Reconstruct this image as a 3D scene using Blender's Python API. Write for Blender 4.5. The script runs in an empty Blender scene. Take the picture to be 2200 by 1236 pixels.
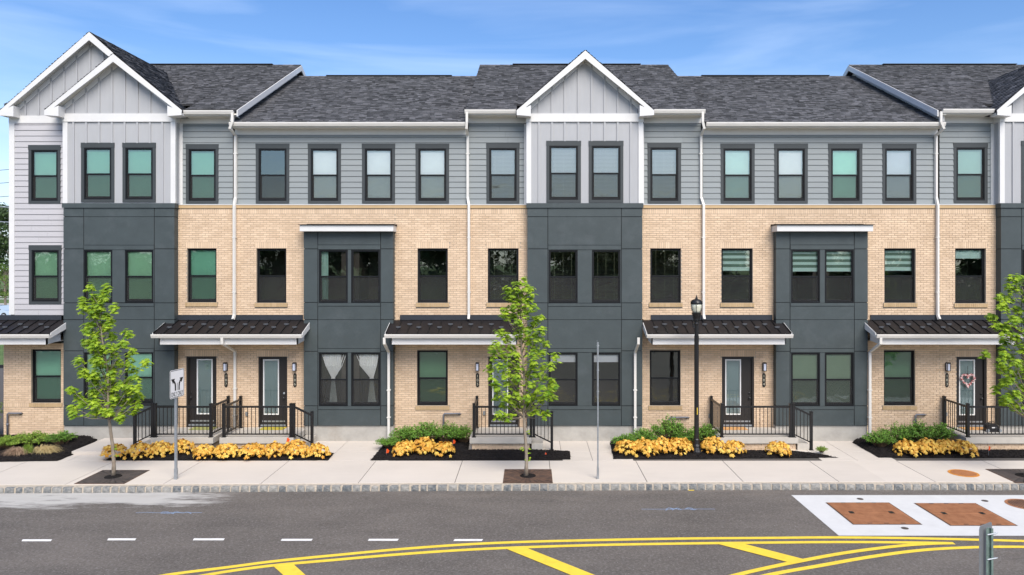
import bpy, math, random
from mathutils import Vector, Matrix
R = random.Random(11)
sc = bpy.context.scene
C = sc.collection
rad = math.radians
# ------------------------------------------------------------------ camera
F, VX, VY, H = 1600.0, 1140.0, 572.0, 5.47
cd = bpy.data.cameras.new('camera'); cam = bpy.data.objects.new('camera', cd); C.objects.link(cam)
cam.location = (0, 0, H); cam.rotation_euler = (rad(90), 0, 0)
cd.sensor_width = 36; cd.lens = 36 * F / 2200
cd.shift_x = -(VX - 1100) / 2200; cd.shift_y = -(618 - VY) / 2200
cd.clip_end = 3000; cd.clip_start = .1
sc.camera = cam
# ------------------------------------------------------------------ world
SUN_EL, SUN_AZ = 46, 163       # azimuth measured clockwise from +Y
w = bpy.data.worlds.new('World'); sc.world = w; w.use_nodes = True
nt = w.node_tree; nt.nodes.clear(); N = nt.nodes.new; L = nt.links.new
out = N('ShaderNodeOutputWorld'); bg = N('ShaderNodeBackground'); bg.inputs[1].default_value = 0.148
sky = N('ShaderNodeTexSky'); sky.sky_type = 'NISHITA'; sky.sun_disc = False
sky.sun_elevation = rad(SUN_EL); sky.sun_rotation = rad(SUN_AZ)
sky.air_density = 1.0; sky.dust_density = 1.0; sky.ozone_density = 3.0; sky.altitude = 0
hs = N('ShaderNodeHueSaturation'); hs.inputs['Saturation'].default_value = 1.2; hs.inputs['Value'].default_value = 1.0
hs.inputs['Hue'].default_value = .507
L(sky.outputs[0], hs.inputs['Color'])
tc = N('ShaderNodeTexCoord'); mp = N('ShaderNodeMapping'); mp.inputs['Scale'].default_value = (1.2, 1.2, 9)
mp.inputs['Rotation'].default_value = (0, rad(9), 0)
L(tc.outputs['Generated'], mp.inputs[0])
nz = N('ShaderNodeTexNoise'); nz.inputs['Scale'].default_value = 1.7; nz.inputs['Detail'].default_value = 7; nz.inputs['Distortion'].default_value = .5
L(mp.outputs[0], nz.inputs['Vector'])
cr = N('ShaderNodeValToRGB'); cr.color_ramp.elements[0].position = .46; cr.color_ramp.elements[1].position = .82
L(nz.outputs[0], cr.inputs[0])
mul = N('ShaderNodeMath'); mul.operation = 'MULTIPLY'; mul.inputs[1].default_value = .34; L(cr.outputs[0], mul.inputs[0])
# thin haze towards the horizon, the same all the way round
sx = N('ShaderNodeSeparateXYZ'); L(tc.outputs['Generated'], sx.inputs[0])
mr = N('ShaderNodeMapRange'); mr.inputs[1].default_value = 0; mr.inputs[2].default_value = .26
mr.inputs[3].default_value = .46; mr.inputs[4].default_value = .0; L(sx.outputs['Z'], mr.inputs[0])
ad = N('ShaderNodeMath'); ad.operation = 'ADD'; ad.use_clamp = True; L(mul.outputs[0], ad.inputs[0]); L(mr.outputs[0], ad.inputs[1])
mx = N('ShaderNodeMix'); mx.data_type = 'RGBA'; mx.inputs['B'].default_value = (5.6, 6.6, 8.2, 1)
L(ad.outputs[0], mx.inputs['Factor']); L(hs.outputs[0], mx.inputs['A'])
L(mx.outputs['Result'], bg.inputs[0]); L(bg.outputs[0], out.inputs[0])
# ------------------------------------------------------------------ sun, exposure
sd = bpy.data.lights.new('sun', 'SUN'); sun = bpy.data.objects.new('sun', sd); C.objects.link(sun)
sd.energy = 3.75; sd.angle = rad(42); sd.color = (1, .925, .82)
az = rad(SUN_AZ); el = rad(SUN_EL)
sdir = Vector((math.sin(az) * math.cos(el), math.cos(az) * math.cos(el), math.sin(el)))
sun.rotation_euler = sdir.to_track_quat('Z', 'Y').to_euler()
sc.view_settings.view_transform = 'Standard'; sc.view_settings.look = 'None'
sc.view_settings.gamma = 1; sc.view_settings.use_curve_mapping = False
sc.view_settings.exposure = 0.36
sc.render.engine = 'CYCLES'
sc.cycles.max_bounces = 8; sc.cycles.transparent_max_bounces = 12

# ------------------------------------------------------------------ helpers
def PX(px, Y): return (px - VX) / F * Y
def PZ(py, Y): return H - (py - VY) / F * Y
def P(px, py, Y): return Vector((PX(px, Y), Y, PZ(py, Y)))
def G(px, py, z=0.0):
    Y = (H - z) * F / (py - VY)
    return Vector(((px - VX) / F * Y, Y, z))
YB, YS, YD = 23.5, 23.6, 23.25

class MB:
    def __init__(s): s.v = []; s.f = []; s.m = []
    def quad(s, *p, m=0):
        n = len(s.v); s.v += [tuple(q) for q in p]; s.f.append(tuple(range(n, n + len(p)))); s.m.append(m)
    def box(s, x0, x1, y0, y1, z0, z1, m=0, M=None):
        n = len(s.v)
        p = [(x0,y0,z0),(x1,y0,z0),(x1,y1,z0),(x0,y1,z0),(x0,y0,z1),(x1,y0,z1),(x1,y1,z1),(x0,y1,z1)]
        if M is not None: p = [tuple(M @ Vector(q)) for q in p]
        s.v += p
        for f in ((0,3,2,1),(4,5,6,7),(0,1,5,4),(1,2,6,5),(2,3,7,6),(3,0,4,7)):
            s.f.append(tuple(n + i for i in f)); s.m.append(m)
        return s
    def bar(s, a, b, wx, wy, m=0):        # rectangular bar from a to b
        a = Vector(a); b = Vector(b); d = b - a; l = d.length
        if l < 1e-6: return s
        q = d.to_track_quat('Z', 'Y').to_matrix().to_4x4()
        return s.box(-wx/2, wx/2, -wy/2, wy/2, 0, l, m, Matrix.Translation(a) @ q)
    def tube(s, pts, rs, n=8, m=0, cap=True):
        pts = [Vector(p) for p in pts]
        if not hasattr(rs, '__len__'): rs = [rs] * len(pts)
        base = len(s.v); prev = None
        for i, p in enumerate(pts):
            d = (pts[min(i+1, len(pts)-1)] - pts[max(i-1, 0)]).normalized()
            up = Vector((0, 0, 1)) if abs(d.z) < .9 else Vector((0, 1, 0))
            if prev is not None: up = prev
            a = d.cross(up)
            if a.length < 1e-4: a = d.cross(Vector((1, 0, 0)))
            a.normalize(); b = a.cross(d).normalized(); prev = b
            for k in range(n):
                t = 2 * math.pi * k / n + (math.pi / 4 if n == 4 else 0)
                s.v.append(tuple(p + rs[i] * (math.cos(t) * a + math.sin(t) * b)))
        for i in range(len(pts) - 1):
            for k in range(n):
                s.f.append((base+i*n+k, base+i*n+(k+1)%n, base+(i+1)*n+(k+1)%n, base+(i+1)*n+k)); s.m.append(m)
        if cap:
            s.f.append(tuple(base + k for k in range(n))[::-1]); s.m.append(m)
            e = base + (len(pts)-1)*n; s.f.append(tuple(e + k for k in range(n))); s.m.append(m)
        return s
    def lathe(s, prof, c=(0,0,0), n=16, m=0):
        base = len(s.v); c = Vector(c)
        for (r, z) in prof:
            for k in range(n):
                t = 2*math.pi*k/n; s.v.append((c.x + r*math.cos(t), c.y + r*math.sin(t), c.z + z))
        for i in range(len(prof)-1):
            for k in range(n):
                s.f.append((base+i*n+k, base+i*n+(k+1)%n, base+(i+1)*n+(k+1)%n, base+(i+1)*n+k)); s.m.append(m)
        s.f.append(tuple(base+k for k in range(n))[::-1]); s.m.append(m)
        e = base+(len(prof)-1)*n; s.f.append(tuple(e+k for k in range(n))); s.m.append(m)
        return s
    def prism(s, poly, axis, a, b, m=0):   # poly of 2D points, extruded along axis x/y/z from a to b
        n = len(poly)
        def mk(p, t):
            return {'x': (t, p[0], p[1]), 'y': (p[0], t, p[1]), 'z': (p[0], p[1], t)}[axis]
        base = len(s.v); s.v += [mk(p, a) for p in poly] + [mk(p, b) for p in poly]
        s.f.append(tuple(range(base, base+n))); s.m.append(m)
        s.f.append(tuple(range(base+2*n-1, base+n-1, -1))); s.m.append(m)
        for i in range(n):
            j = (i+1) % n; s.f.append((base+i, base+n+i, base+n+j, base+j)); s.m.append(m)
        return s
    def mesh(s, name, mats, smooth=False):
        me = bpy.data.meshes.new(name); me.from_pydata(s.v, [], s.f)
        if not isinstance(mats, (list, tuple)): mats = [mats]
        for q in mats: me.materials.append(q)
        if len(mats) > 1: me.polygons.foreach_set('material_index', s.m)
        if smooth: me.polygons.foreach_set('use_smooth', [True]*len(s.f))
        me.update(); return me
    def build(s, name, mats, parent=None, loc=None, smooth=False, **k):
        return link(name, s.mesh(name, mats, smooth), parent, loc, **k)

def link(name, me, parent=None, loc=None, rot=None, scale=None, label=None, cat=None, group=None, kind=None):
    o = bpy.data.objects.new(name, me); C.objects.link(o)
    if parent is not None:
        o.parent = parent
        # children keep world-space geometry: parents that are moved hold local geometry instead
    if loc is not None: o.location = loc
    if rot is not None: o.rotation_euler = rot
    if scale is not None: o.scale = scale
    if label: o['label'] = label
    if cat: o['category'] = cat
    if group: o['group'] = group
    if kind: o['kind'] = kind
    return o
def thing(name, label, cat, group=None, loc=(0,0,0), rotz=0):
    return link(name, None, None, loc, (0,0,rotz), label=label, cat=cat, group=group)
def wchild(o, parent):      # parent o, whose coordinates are world ones, under an Empty standing elsewhere
    o.parent = parent; o.matrix_parent_inverse = (Matrix.Translation(parent.location) @ parent.rotation_euler.to_matrix().to_4x4()).inverted(); return o
def copy_tree(o, parent=None):
    c = o.copy(); C.objects.link(c)
    if parent is not None: c.parent = parent
    for ch in o.children: copy_tree(ch, c)
    return c

def fill(rect, holes):
    """rectangles covering rect minus holes: (x0,x1,z0,z1)"""
    x0, x1, z0, z1 = rect
    hs_ = [h for h in holes if h[0] < x1 and h[1] > x0 and h[2] < z1 and h[3] > z0]
    zs = sorted({z0, z1} | {min(max(t, z0), z1) for h in hs_ for t in h[2:]})
    out = []
    for a, b in zip(zs, zs[1:]):
        if b - a < 1e-5: continue
        m = (a+b)/2
        segs = [(x0, x1)]
        for h in hs_:
            if h[2] < m < h[3]:
                ns = []
                for (p, q) in segs:
                    if h[0] >= q or h[1] <= p: ns.append((p, q)); continue
                    if h[0] > p: ns.append((p, h[0]))
                    if h[1] < q: ns.append((h[1], q))
                segs = ns
        out += [(p, q, a, b) for p, q in segs if q-p > 1e-4]
    return out

# ------------------------------------------------------------------ materials
def mat(name, col, rough=.7, var=.0, vscale=3., bump=0., bscale=60., metal=0., spec=.4, col2=None, isl=0., stretch=(1,1,1), stain=0., stain_col=(.2,.17,.14), stain_scale=1.2, emis=None, coat=0., trans=None):
    m = bpy.data.materials.new(name); m.use_nodes = True
    t = m.node_tree; b = t.nodes['Principled BSDF']; N = t.nodes.new; L = t.links.new
    b.inputs['Base Color'].default_value = (*col, 1); b.inputs['Roughness'].default_value = rough
    b.inputs['Metallic'].default_value = metal; b.inputs['Specular IOR Level'].default_value = spec
    if coat: b.inputs['Coat Weight'].default_value = coat
    geo = N('ShaderNodeNewGeometry')
    mpn = N('ShaderNodeMapping'); mpn.inputs['Scale'].default_value = stretch; L(geo.outputs['Position'], mpn.inputs[0])
    cur = None
    if var or col2 or isl:
        if var or col2:
            n = N('ShaderNodeTexNoise'); n.inputs['Scale'].default_value = vscale; n.inputs['Detail'].default_value = 6; n.inputs['Roughness'].default_value = .65
            L(mpn.outputs[0], n.inputs['Vector']); src = n.outputs[0]
            mrn = N('ShaderNodeMapRange'); mrn.inputs[1].default_value = .3; mrn.inputs[2].default_value = .7; L(src, mrn.inputs[0]); src = mrn.outputs[0]
        if isl:
            oi = N('ShaderNodeObjectInfo'); a = N('ShaderNodeMath'); a.operation = 'ADD'
            L(geo.outputs['Random Per Island'], a.inputs[0]); L(oi.outputs['Random'], a.inputs[1])
            fr = N('ShaderNodeMath'); fr.operation = 'FRACT'; L(a.outputs[0], fr.inputs[0])
            if var or col2:
                mm = N('ShaderNodeMix'); mm.inputs[0].default_value = isl; L(src, mm.inputs[2]); L(fr.outputs[0], mm.inputs[3]); src = mm.outputs[0]
            else: src = fr.outputs[0]
        mixn = N('ShaderNodeMix'); mixn.data_type = 'RGBA'
        c2 = col2 if col2 else tuple(min(1, c*(1+var)) for c in col)
        c1 = col if col2 else tuple(c*(1-var) for c in col)
        mixn.inputs['A'].default_value = (*c1, 1); mixn.inputs['B'].default_value = (*c2, 1)
        L(src, mixn.inputs['Factor']); cur = mixn.outputs['Result']
    if stain:
        n = N('ShaderNodeTexNoise'); n.inputs['Scale'].default_value = stain_scale; n.inputs['Detail'].default_value = 9; n.inputs['Roughness'].default_value = .7
        L(mpn.outputs[0], n.inputs['Vector'])
        r = N('ShaderNodeMapRange'); r.inputs[1].default_value = .52; r.inputs[2].default_value = .75; r.inputs[4].default_value = stain; L(n.outputs[0], r.inputs[0])
        mixn = N('ShaderNodeMix'); mixn.data_type = 'RGBA'; mixn.inputs['B'].default_value = (*stain_col, 1)
        if cur: L(cur, mixn.inputs['A'])
        else: mixn.inputs['A'].default_value = (*col, 1)
        L(r.outputs[0], mixn.inputs['Factor']); cur = mixn.outputs['Result']
    if cur: L(cur, b.inputs['Base Color'])
    if bump:
        n = N('ShaderNodeTexNoise'); n.inputs['Scale'].default_value = bscale; n.inputs['Detail'].default_value = 4; L(mpn.outputs[0], n.inputs['Vector'])
        bp = N('ShaderNodeBump'); bp.inputs['Strength'].default_value = bump; bp.inputs['Distance'].default_value = .02; L(n.outputs[0], bp.inputs['Height']); L(bp.outputs[0], b.inputs['Normal'])
    if emis: b.inputs['Emission Color'].default_value = (*emis[0], 1); b.inputs['Emission Strength'].default_value = emis[1]
    if trans:   # thin leaf: some light passes through
        tr = N('ShaderNodeBsdfTranslucent'); ms = N('ShaderNodeMixShader'); ms.inputs[0].default_value = trans
        if cur: L(cur, tr.inputs[0])
        else: tr.inputs[0].default_value = (*col, 1)
        L(b.outputs[0], ms.inputs[1]); L(tr.outputs[0], ms.inputs[2]); L(ms.outputs[0], t.nodes['Material Output'].inputs[0])
    return m

M = {}
M['brick'] = mat('brick', (.535,.39,.262), .85, col2=(.745,.568,.40), isl=.55, vscale=1.3, bump=.25, bscale=90, stain=.35, stain_col=(.46,.33,.23), stain_scale=.8)
M['brick_trim'] = mat('brick_trim', (.39,.27,.14), .85, col2=(.52,.37,.21), isl=.6, vscale=3, bump=.2, bscale=90)
M['mortar'] = mat('mortar', (.41,.34,.265), .95, var=.15, vscale=8, bump=.2)
M['siding'] = mat('siding', (.240,.263,.268), .62, var=.05, vscale=1.5, bump=.12, bscale=40, stretch=(1,1,6), isl=.5)
M['siding_light'] = mat('siding_light', (.435,.425,.44), .62, var=.03, vscale=1.5, bump=.1, bscale=40, stretch=(1,1,6), isl=.5)
M['batten_board'] = mat('batten_board', (.375,.38,.392), .62, var=.03, vscale=1.2, bump=.1, bscale=40, stretch=(6,1,1))
M['dark'] = mat('dark_panel', (.047,.061,.064), .58, var=.14, vscale=2.2, bump=.12, bscale=30, isl=.25, stain=.28, stain_col=(.105,.12,.128), stain_scale=1.7, spec=.45)
M['joint'] = mat('joint_and_shadow_backing', (.012,.014,.016), .8)
M['trim_dark'] = mat('trim_dark', (.043,.050,.053), .55, var=.06)
M['white'] = mat('white_trim', (.64,.635,.625), .45, var=.04, vscale=2, bump=.03)
M['gutter'] = mat('gutter_white', (.65,.63,.59), .35, var=.05, vscale=1.5)
M['soffit'] = mat('soffit', (.70,.68,.62), .6, var=.06, vscale=5)
M['shingle'] = mat('shingle', (.055,.057,.062), .92, col2=(.19,.19,.202), isl=.88, vscale=1.5, bump=.5, bscale=150, spec=.25)
M['deck'] = mat('roof_deck', (.03,.03,.032), .9)
M['metal_roof'] = mat('metal_roof', (.015,.013,.0135), .55, var=.2, vscale=1.5, spec=.22)
M['flash'] = mat('dark_flashing', (.03,.034,.042), .45, var=.1)
M['guard'] = mat('snow_guard_metal', (.075,.08,.09), .5)
M['black'] = mat('black_metal', (.011,.011,.012), .38, var=.2, spec=.45)
M['frame'] = mat('window_frame', (.007,.008,.0095), .5, var=.2, spec=.25)
M['door'] = mat('door_paint', (.019,.016,.015), .45, var=.1, spec=.5)
M['door_white'] = mat('door_lite_frame', (.72,.72,.71), .4)
M['concrete'] = mat('concrete', (.585,.53,.465), .9, var=.07, vscale=1.1, bump=.15, bscale=60, stretch=(.5,1,1), stain=.3, stain_col=(.46,.415,.36), stain_scale=.6, isl=.4)
M['foundation'] = mat('foundation', (.37,.355,.325), .9, var=.14, vscale=2.5, bump=.25, bscale=25, stain=.65, stain_col=(.27,.23,.185), stain_scale=1.3)
M['stoop'] = mat('stoop_concrete', (.50,.465,.41), .9, var=.1, vscale=3, bump=.2, stain=.4, stain_col=(.33,.30,.25), stain_scale=3)
M['pad'] = mat('pad_concrete', (.60,.60,.59), .85, var=.05, vscale=3, bump=.25, bscale=50, stain=.2, stain_col=(.5,.49,.47))
M['granite'] = mat('granite', (.05,.07,.09), .85, col2=(.40,.38,.34), isl=.42, vscale=11, bump=1., bscale=30)
M['kerb_mortar'] = mat('kerb_mortar', (.47,.41,.33), .95, var=.2, vscale=9, bump=.5, bscale=40)
M['kerb_gap'] = mat('slab_joint', (.10,.09,.08), .95)
M['grass'] = mat('grass', (.06,.11,.025), .95, col2=(.12,.18,.05), vscale=.6, bump=.6)
M['mulch'] = mat('mulch', (.007,.006,.0065), .97, col2=(.022,.019,.018), vscale=25, bump=1., bscale=55, spec=.15)
M['chip'] = mat('mulch_chip', (.006,.005,.005), .95, col2=(.035,.03,.028), isl=1., spec=.15)
M['leaf'] = mat('maple_leaf', (.09,.22,.012), .5, col2=(.50,.66,.045), isl=.75, vscale=2.2, spec=.35, trans=.38)
M['bark'] = mat('bark', (.20,.155,.115), .9, col2=(.34,.29,.23), vscale=18, bump=.8, bscale=40, stretch=(1,1,.25))
M['yellow_leaf'] = mat('yellow_leaf', (.66,.31,.03), .5, col2=(.94,.69,.15), isl=.9, vscale=5, trans=.3, stain=.4, stain_col=(.60,.22,.13), stain_scale=12)
M['shrub'] = mat('shrub_leaf', (.045,.13,.015), .5, col2=(.22,.42,.045), isl=.8, vscale=4, trans=.2)
M['shrub_light'] = mat('shrub_light_leaf', (.10,.21,.02), .6, col2=(.30,.42,.05), isl=.8, vscale=4, trans=.2)
M['twig'] = mat('twig', (.13,.085,.05), .9)
M['straw'] = mat('straw', (.42,.30,.14), .8, col2=(.62,.52,.26), isl=1., trans=.2)
M['straw_brown'] = mat('straw_brown', (.30,.19,.13), .8, col2=(.50,.37,.24), isl=1., trans=.2)
M['tree_far'] = mat('tree_far', (.014,.030,.009), .8, col2=(.055,.10,.025), isl=.8, vscale=.6, trans=.15)
M['tree_mid'] = mat('tree_mid', (.05,.10,.015), .7, col2=(.16,.25,.04), isl=.8, vscale=.6, trans=.2)
M['orange'] = mat('marker_orange', (.80,.10,.015), .5, trans=.2)
M['steel'] = mat('galvanised', (.36,.39,.42), .45, metal=.6, var=.15, vscale=12)
M['steel_green'] = mat('weathered_post', (.17,.235,.21), .6, metal=.3, var=.3, vscale=14)
M['alu'] = mat('sign_back', (.40,.42,.44), .4, metal=.7, var=.08, vscale=6)
M['sign_white'] = mat('sign_white', (.80,.80,.80), .35)
M['sign_black'] = mat('sign_black', (.01,.01,.01), .45)
M['pipe'] = mat('vent_pipe', (.16,.165,.19), .5, var=.1)
M['brass'] = mat('brass_number', (.60,.57,.45), .4, metal=.4)
M['lampglass'] = mat('lamp_frosted', (.62,.66,.78), .25)
M['globe'] = mat('lamp_globe', (.62,.62,.50), .12, var=.15, vscale=10, spec=.7)
M['rust'] = mat('rust_plate', (.26,.105,.045), .8, col2=(.40,.18,.085), vscale=5, bump=.5, bscale=20)
M['rust_orange'] = mat('rust_cover', (.48,.17,.02), .8, col2=(.62,.27,.05), vscale=9, bump=.4)
M['rust_dark'] = mat('rust_grate', (.055,.038,.032), .8, col2=(.15,.085,.055), vscale=5, bump=.3)
M['grate'] = mat('iron_grate', (.05,.043,.040), .7, col2=(.10,.08,.07), vscale=5, bump=.3)
M['red'] = mat('red_trim', (.5,.03,.03), .5)
M['pink'] = mat('wreath_pink', (.62,.30,.28), .7, col2=(.75,.62,.60), isl=1.)
M['maroon'] = mat('wreath_red', (.30,.05,.05), .7)
M['mat_green'] = mat('doormat_green', (.20,.26,.10), .95, col2=(.45,.40,.12), vscale=14)
M['mat_orange'] = mat('doormat_orange', (.55,.20,.05), .95, col2=(.65,.45,.20), vscale=14)
M['mat_yellow'] = mat('doormat_yellow', (.60,.38,.03), .95, col2=(.30,.36,.06), vscale=9)
M['plastic'] = mat('toy_plastic', (.02,.02,.022), .35)
M['car'] = mat('car_paint', (.40,.50,.60), .25, coat=.6); M['tyre'] = mat('tyre', (.02,.02,.02), .8); M['carglass'] = mat('car_glass', (.03,.04,.05), .08)
M['pole'] = mat('wood_pole', (.10,.065,.045), .9, var=.2)
M['house_white'] = mat('house_white', (.66,.68,.68), .6); M['rail'] = mat('guard_rail', (.45,.46,.45), .5)

def asphalt():
    m = mat('asphalt', (.130,.114,.099), .92, var=.22, vscale=.9, bump=.6, bscale=110, stretch=(.45,1,1), stain=.55, stain_col=(.088,.080,.073), stain_scale=.5)
    t = m.node_tree; b = t.nodes['Principled BSDF']; N = t.nodes.new; L = t.links.new
    src = b.inputs['Base Color'].links[0].from_socket
    g = N('ShaderNodeNewGeometry')
    def mixc(fac, col, cur):
        x = N('ShaderNodeMix'); x.data_type = 'RGBA'; x.inputs['B'].default_value = (*col, 1); L(fac, x.inputs['Factor']); L(cur, x.inputs['A']); return x.outputs['Result']
    def math_(op, a, bb=None):
        x = N('ShaderNodeMath'); x.operation = op; x.use_clamp = False
        for i, q in enumerate((a, bb)):
            if q is None: continue
            if isinstance(q, (int, float)): x.inputs[i].default_value = q
            else: L(q, x.inputs[i])
        return x.outputs[0]
    # grain of stones, light and dark
    v = N('ShaderNodeTexNoise'); v.inputs['Scale'].default_value = 20; v.inputs['Detail'].default_value = 5; v.inputs['Roughness'].default_value = .8; L(g.outputs[0], v.inputs['Vector'])
    r = N('ShaderNodeMapRange'); r.inputs[1].default_value = .5; r.inputs[2].default_value = .78; r.inputs[4].default_value = .9; L(v.outputs[0], r.inputs[0])
    src = mixc(r.outputs[0], (.27,.255,.24), src)
    r = N('ShaderNodeMapRange'); r.inputs[1].default_value = .46; r.inputs[2].default_value = .24; r.inputs[4].default_value = .9; L(v.outputs[0], r.inputs[0])
    src = mixc(r.outputs[0], (.045,.04,.036), src)
    v = N('ShaderNodeTexVoronoi'); v.inputs['Scale'].default_value = 9; L(g.outputs[0], v.inputs['Vector'])
    src = mixc(math_('MULTIPLY', math_('LESS_THAN', v.outputs['Distance'], .085), .6), (.40,.38,.36), src)
    # pale concrete dust washed along the gutter at the left end
    s = N('ShaderNodeSeparateXYZ'); L(g.outputs[0], s.inputs[0])
    mpn = N('ShaderNodeMapping'); mpn.inputs['Scale'].default_value = (.35, 1.6, 1); L(g.outputs[0], mpn.inputs[0])
    n = N('ShaderNodeTexNoise'); n.inputs['Scale'].default_value = 1.6; n.inputs['Detail'].default_value = 8; n.inputs['Roughness'].default_value = .7; L(mpn.outputs[0], n.inputs['Vector'])
    fy = N('ShaderNodeMapRange'); fy.inputs[1].default_value = 17.0; fy.inputs[2].default_value = 18.1; L(s.outputs['Y'], fy.inputs[0])
    fx = N('ShaderNodeMapRange'); fx.inputs[1].default_value = -6.8; fx.inputs[2].default_value = -9.0; L(s.outputs['X'], fx.inputs[0])
    f = math_('MULTIPLY', fy.outputs[0], fx.outputs[0])
    f2 = math_('ADD', f, math_('MULTIPLY', math_('SUBTRACT', n.outputs[0], .5), 3.2))
    q = N('ShaderNodeMapRange'); q.inputs[1].default_value = .2; q.inputs[2].default_value = .75; q.inputs[4].default_value = .95; L(math_('MULTIPLY', f2, math_('GREATER_THAN', f, .02)), q.inputs[0])
    src = mixc(q.outputs[0], (.50,.485,.455), src)
    # sandy grit all along the kerb
    fy = N('ShaderNodeMapRange'); fy.inputs[1].default_value = 17.6; fy.inputs[2].default_value = 18.6; L(s.outputs['Y'], fy.inputs[0])
    q = N('ShaderNodeMapRange'); q.inputs[1].default_value = .45; q.inputs[2].default_value = .75; q.inputs[4].default_value = .55; L(n.outputs[0], q.inputs[0])
    src = mixc(math_('MULTIPLY', q.outputs[0], fy.outputs[0]), (.24,.20,.165), src)
    L(src, b.inputs['Base Color']); return m
M['asphalt'] = asphalt()
def paint(name, col):
    m = mat(name, col, .75, var=.06, vscale=6, bump=.3, bscale=90, stain=.5, stain_col=tuple(c*.62 for c in col), stain_scale=5); return m
M['yellow'] = paint('yellow_paint', (.84,.60,.055)); M['paint_white'] = paint('white_paint', (.80,.79,.76)); M['blue_paint'] = mat('blue_marking', (.25,.34,.48), .9)

def glass(name, tint, refl=.10, wob=.02):
    m = bpy.data.materials.new(name); m.use_nodes = True; t = m.node_tree; t.nodes.clear(); N = t.nodes.new; L = t.links.new
    o = N('ShaderNodeOutputMaterial'); tr = N('ShaderNodeBsdfTransparent'); tr.inputs[0].default_value = (*tint, 1)
    gl = N('ShaderNodeBsdfGlossy'); gl.inputs['Roughness'].default_value = .015; gl.inputs[0].default_value = (.9, 1, .95, 1)
    fr = N('ShaderNodeFresnel'); fr.inputs[0].default_value = 1.5
    a = N('ShaderNodeMath'); a.operation = 'ADD'; a.inputs[1].default_value = refl; a.use_clamp = True; L(fr.outputs[0], a.inputs[0])
    g = N('ShaderNodeNewGeometry'); n = N('ShaderNodeTexNoise'); n.inputs['Scale'].default_value = 2.3; n.inputs['Detail'].default_value = 2; n.inputs['Distortion'].default_value = .8; L(g.outputs[0], n.inputs['Vector'])
    bp = N('ShaderNodeBump'); bp.inputs['Strength'].default_value = wob * 10; bp.inputs['Distance'].default_value = .012; L(n.outputs[0], bp.inputs['Height']); L(bp.outputs[0], gl.inputs['Normal'])
    ms = N('ShaderNodeMixShader'); L(a.outputs[0], ms.inputs[0]); L(tr.outputs[0], ms.inputs[1]); L(gl.outputs[0], ms.inputs[2]); L(ms.outputs[0], o.inputs[0]); return m
M['glass'] = glass('window_glass', (1.0,1.0,.99), .15, .012)
M['glass_green'] = glass('window_glass_green', (.78,.97,.87), .15, .014)
M['glass_low'] = glass('window_glass_lower', (.95,1.0,.98), .20, .07)
M['door_glass'] = glass('door_glass', (.80,.90,.90), .08, .004)
M['frost'] = mat('door_blind', (.40,.42,.42), .6)
def screen_mat():
    m = bpy.data.materials.new('insect_screen'); m.use_nodes = True; t = m.node_tree; t.nodes.clear(); N = t.nodes.new; L = t.links.new
    o = N('ShaderNodeOutputMaterial'); tr = N('ShaderNodeBsdfTransparent'); d = N('ShaderNodeBsdfDiffuse'); d.inputs[0].default_value = (.05,.05,.05,1)
    ms = N('ShaderNodeMixShader'); ms.inputs[0].default_value = .42; L(tr.outputs[0], ms.inputs[1]); L(d.outputs[0], ms.inputs[2]); L(ms.outputs[0], o.inputs[0]); return m
M['screen'] = screen_mat()
M['room'] = mat('room_walls', (.10,.085,.07), .9)
def shade(name, c, tr=.02, var=.04): return mat(name, c, .8, var=var, vscale=2, trans=tr)
M['shade_white'] = shade('shade_white', (.92,.92,.90)); M['shade_grey'] = shade('shade_grey', (.72,.74,.78))
M['shade_tan'] = shade('shade_tan', (.56,.66,.52)); M['shade_dim'] = shade('shade_dim', (.22,.32,.22)); M['shade_green'] = shade('shade_sage', (.42,.62,.52))
M['sheer'] = shade('sheer_curtain', (.16,.25,.19)); M['shade_mint'] = shade('shade_mint', (.66,.86,.78))
M['slat'] = mat('blind_slat', (.88,.88,.86), .5); M['slat_dark'] = mat('blind_slat_dim', (.34,.38,.22), .5)

# unit meshes shared between alike pieces
def unit(name, m, kind='box'):
    b = MB()
    if kind == 'box': b.box(0, 1, -1, 0, 0, 1)
    elif kind == 'lap':
        p = [(0,0),(-1,0),(-.25,1),(0,1)]; b.prism([(y, z) for y, z in p], 'x', 0, 1)
    elif kind == 'brick':      # slightly worn front edges
        e = .02; ez = .06
        v = [(0,0,0),(1,0,0),(1,0,1),(0,0,1),(0,-.8,0),(1,-.8,0),(1,-.8,1),(0,-.8,1),(e,-1,ez),(1-e,-1,ez),(1-e,-1,1-ez),(e,-1,1-ez)]
        b.v = v
        b.f = [(8,9,10,11),(4,5,9,8),(5,6,10,9),(6,7,11,10),(7,4,8,11),(0,1,5,4),(1,2,6,5),(2,3,7,6),(3,0,4,7)]; b.m = [0]*9
    return b.mesh(name, m)
U = {}
def U_(name, m, kind='box'):
    k = (name, m, kind)
    if k not in U: U[k] = unit(name, M[m], kind)
    return U[k]
def piece(name, m, par, x0, x1, z0, z1, y, th, kind='box', **k):
    """front face at y - th, back at y"""
    return link(name, U_(name, m, kind), par, (x0, y, z0), None, (x1-x0, th, z1-z0), **k)

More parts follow.
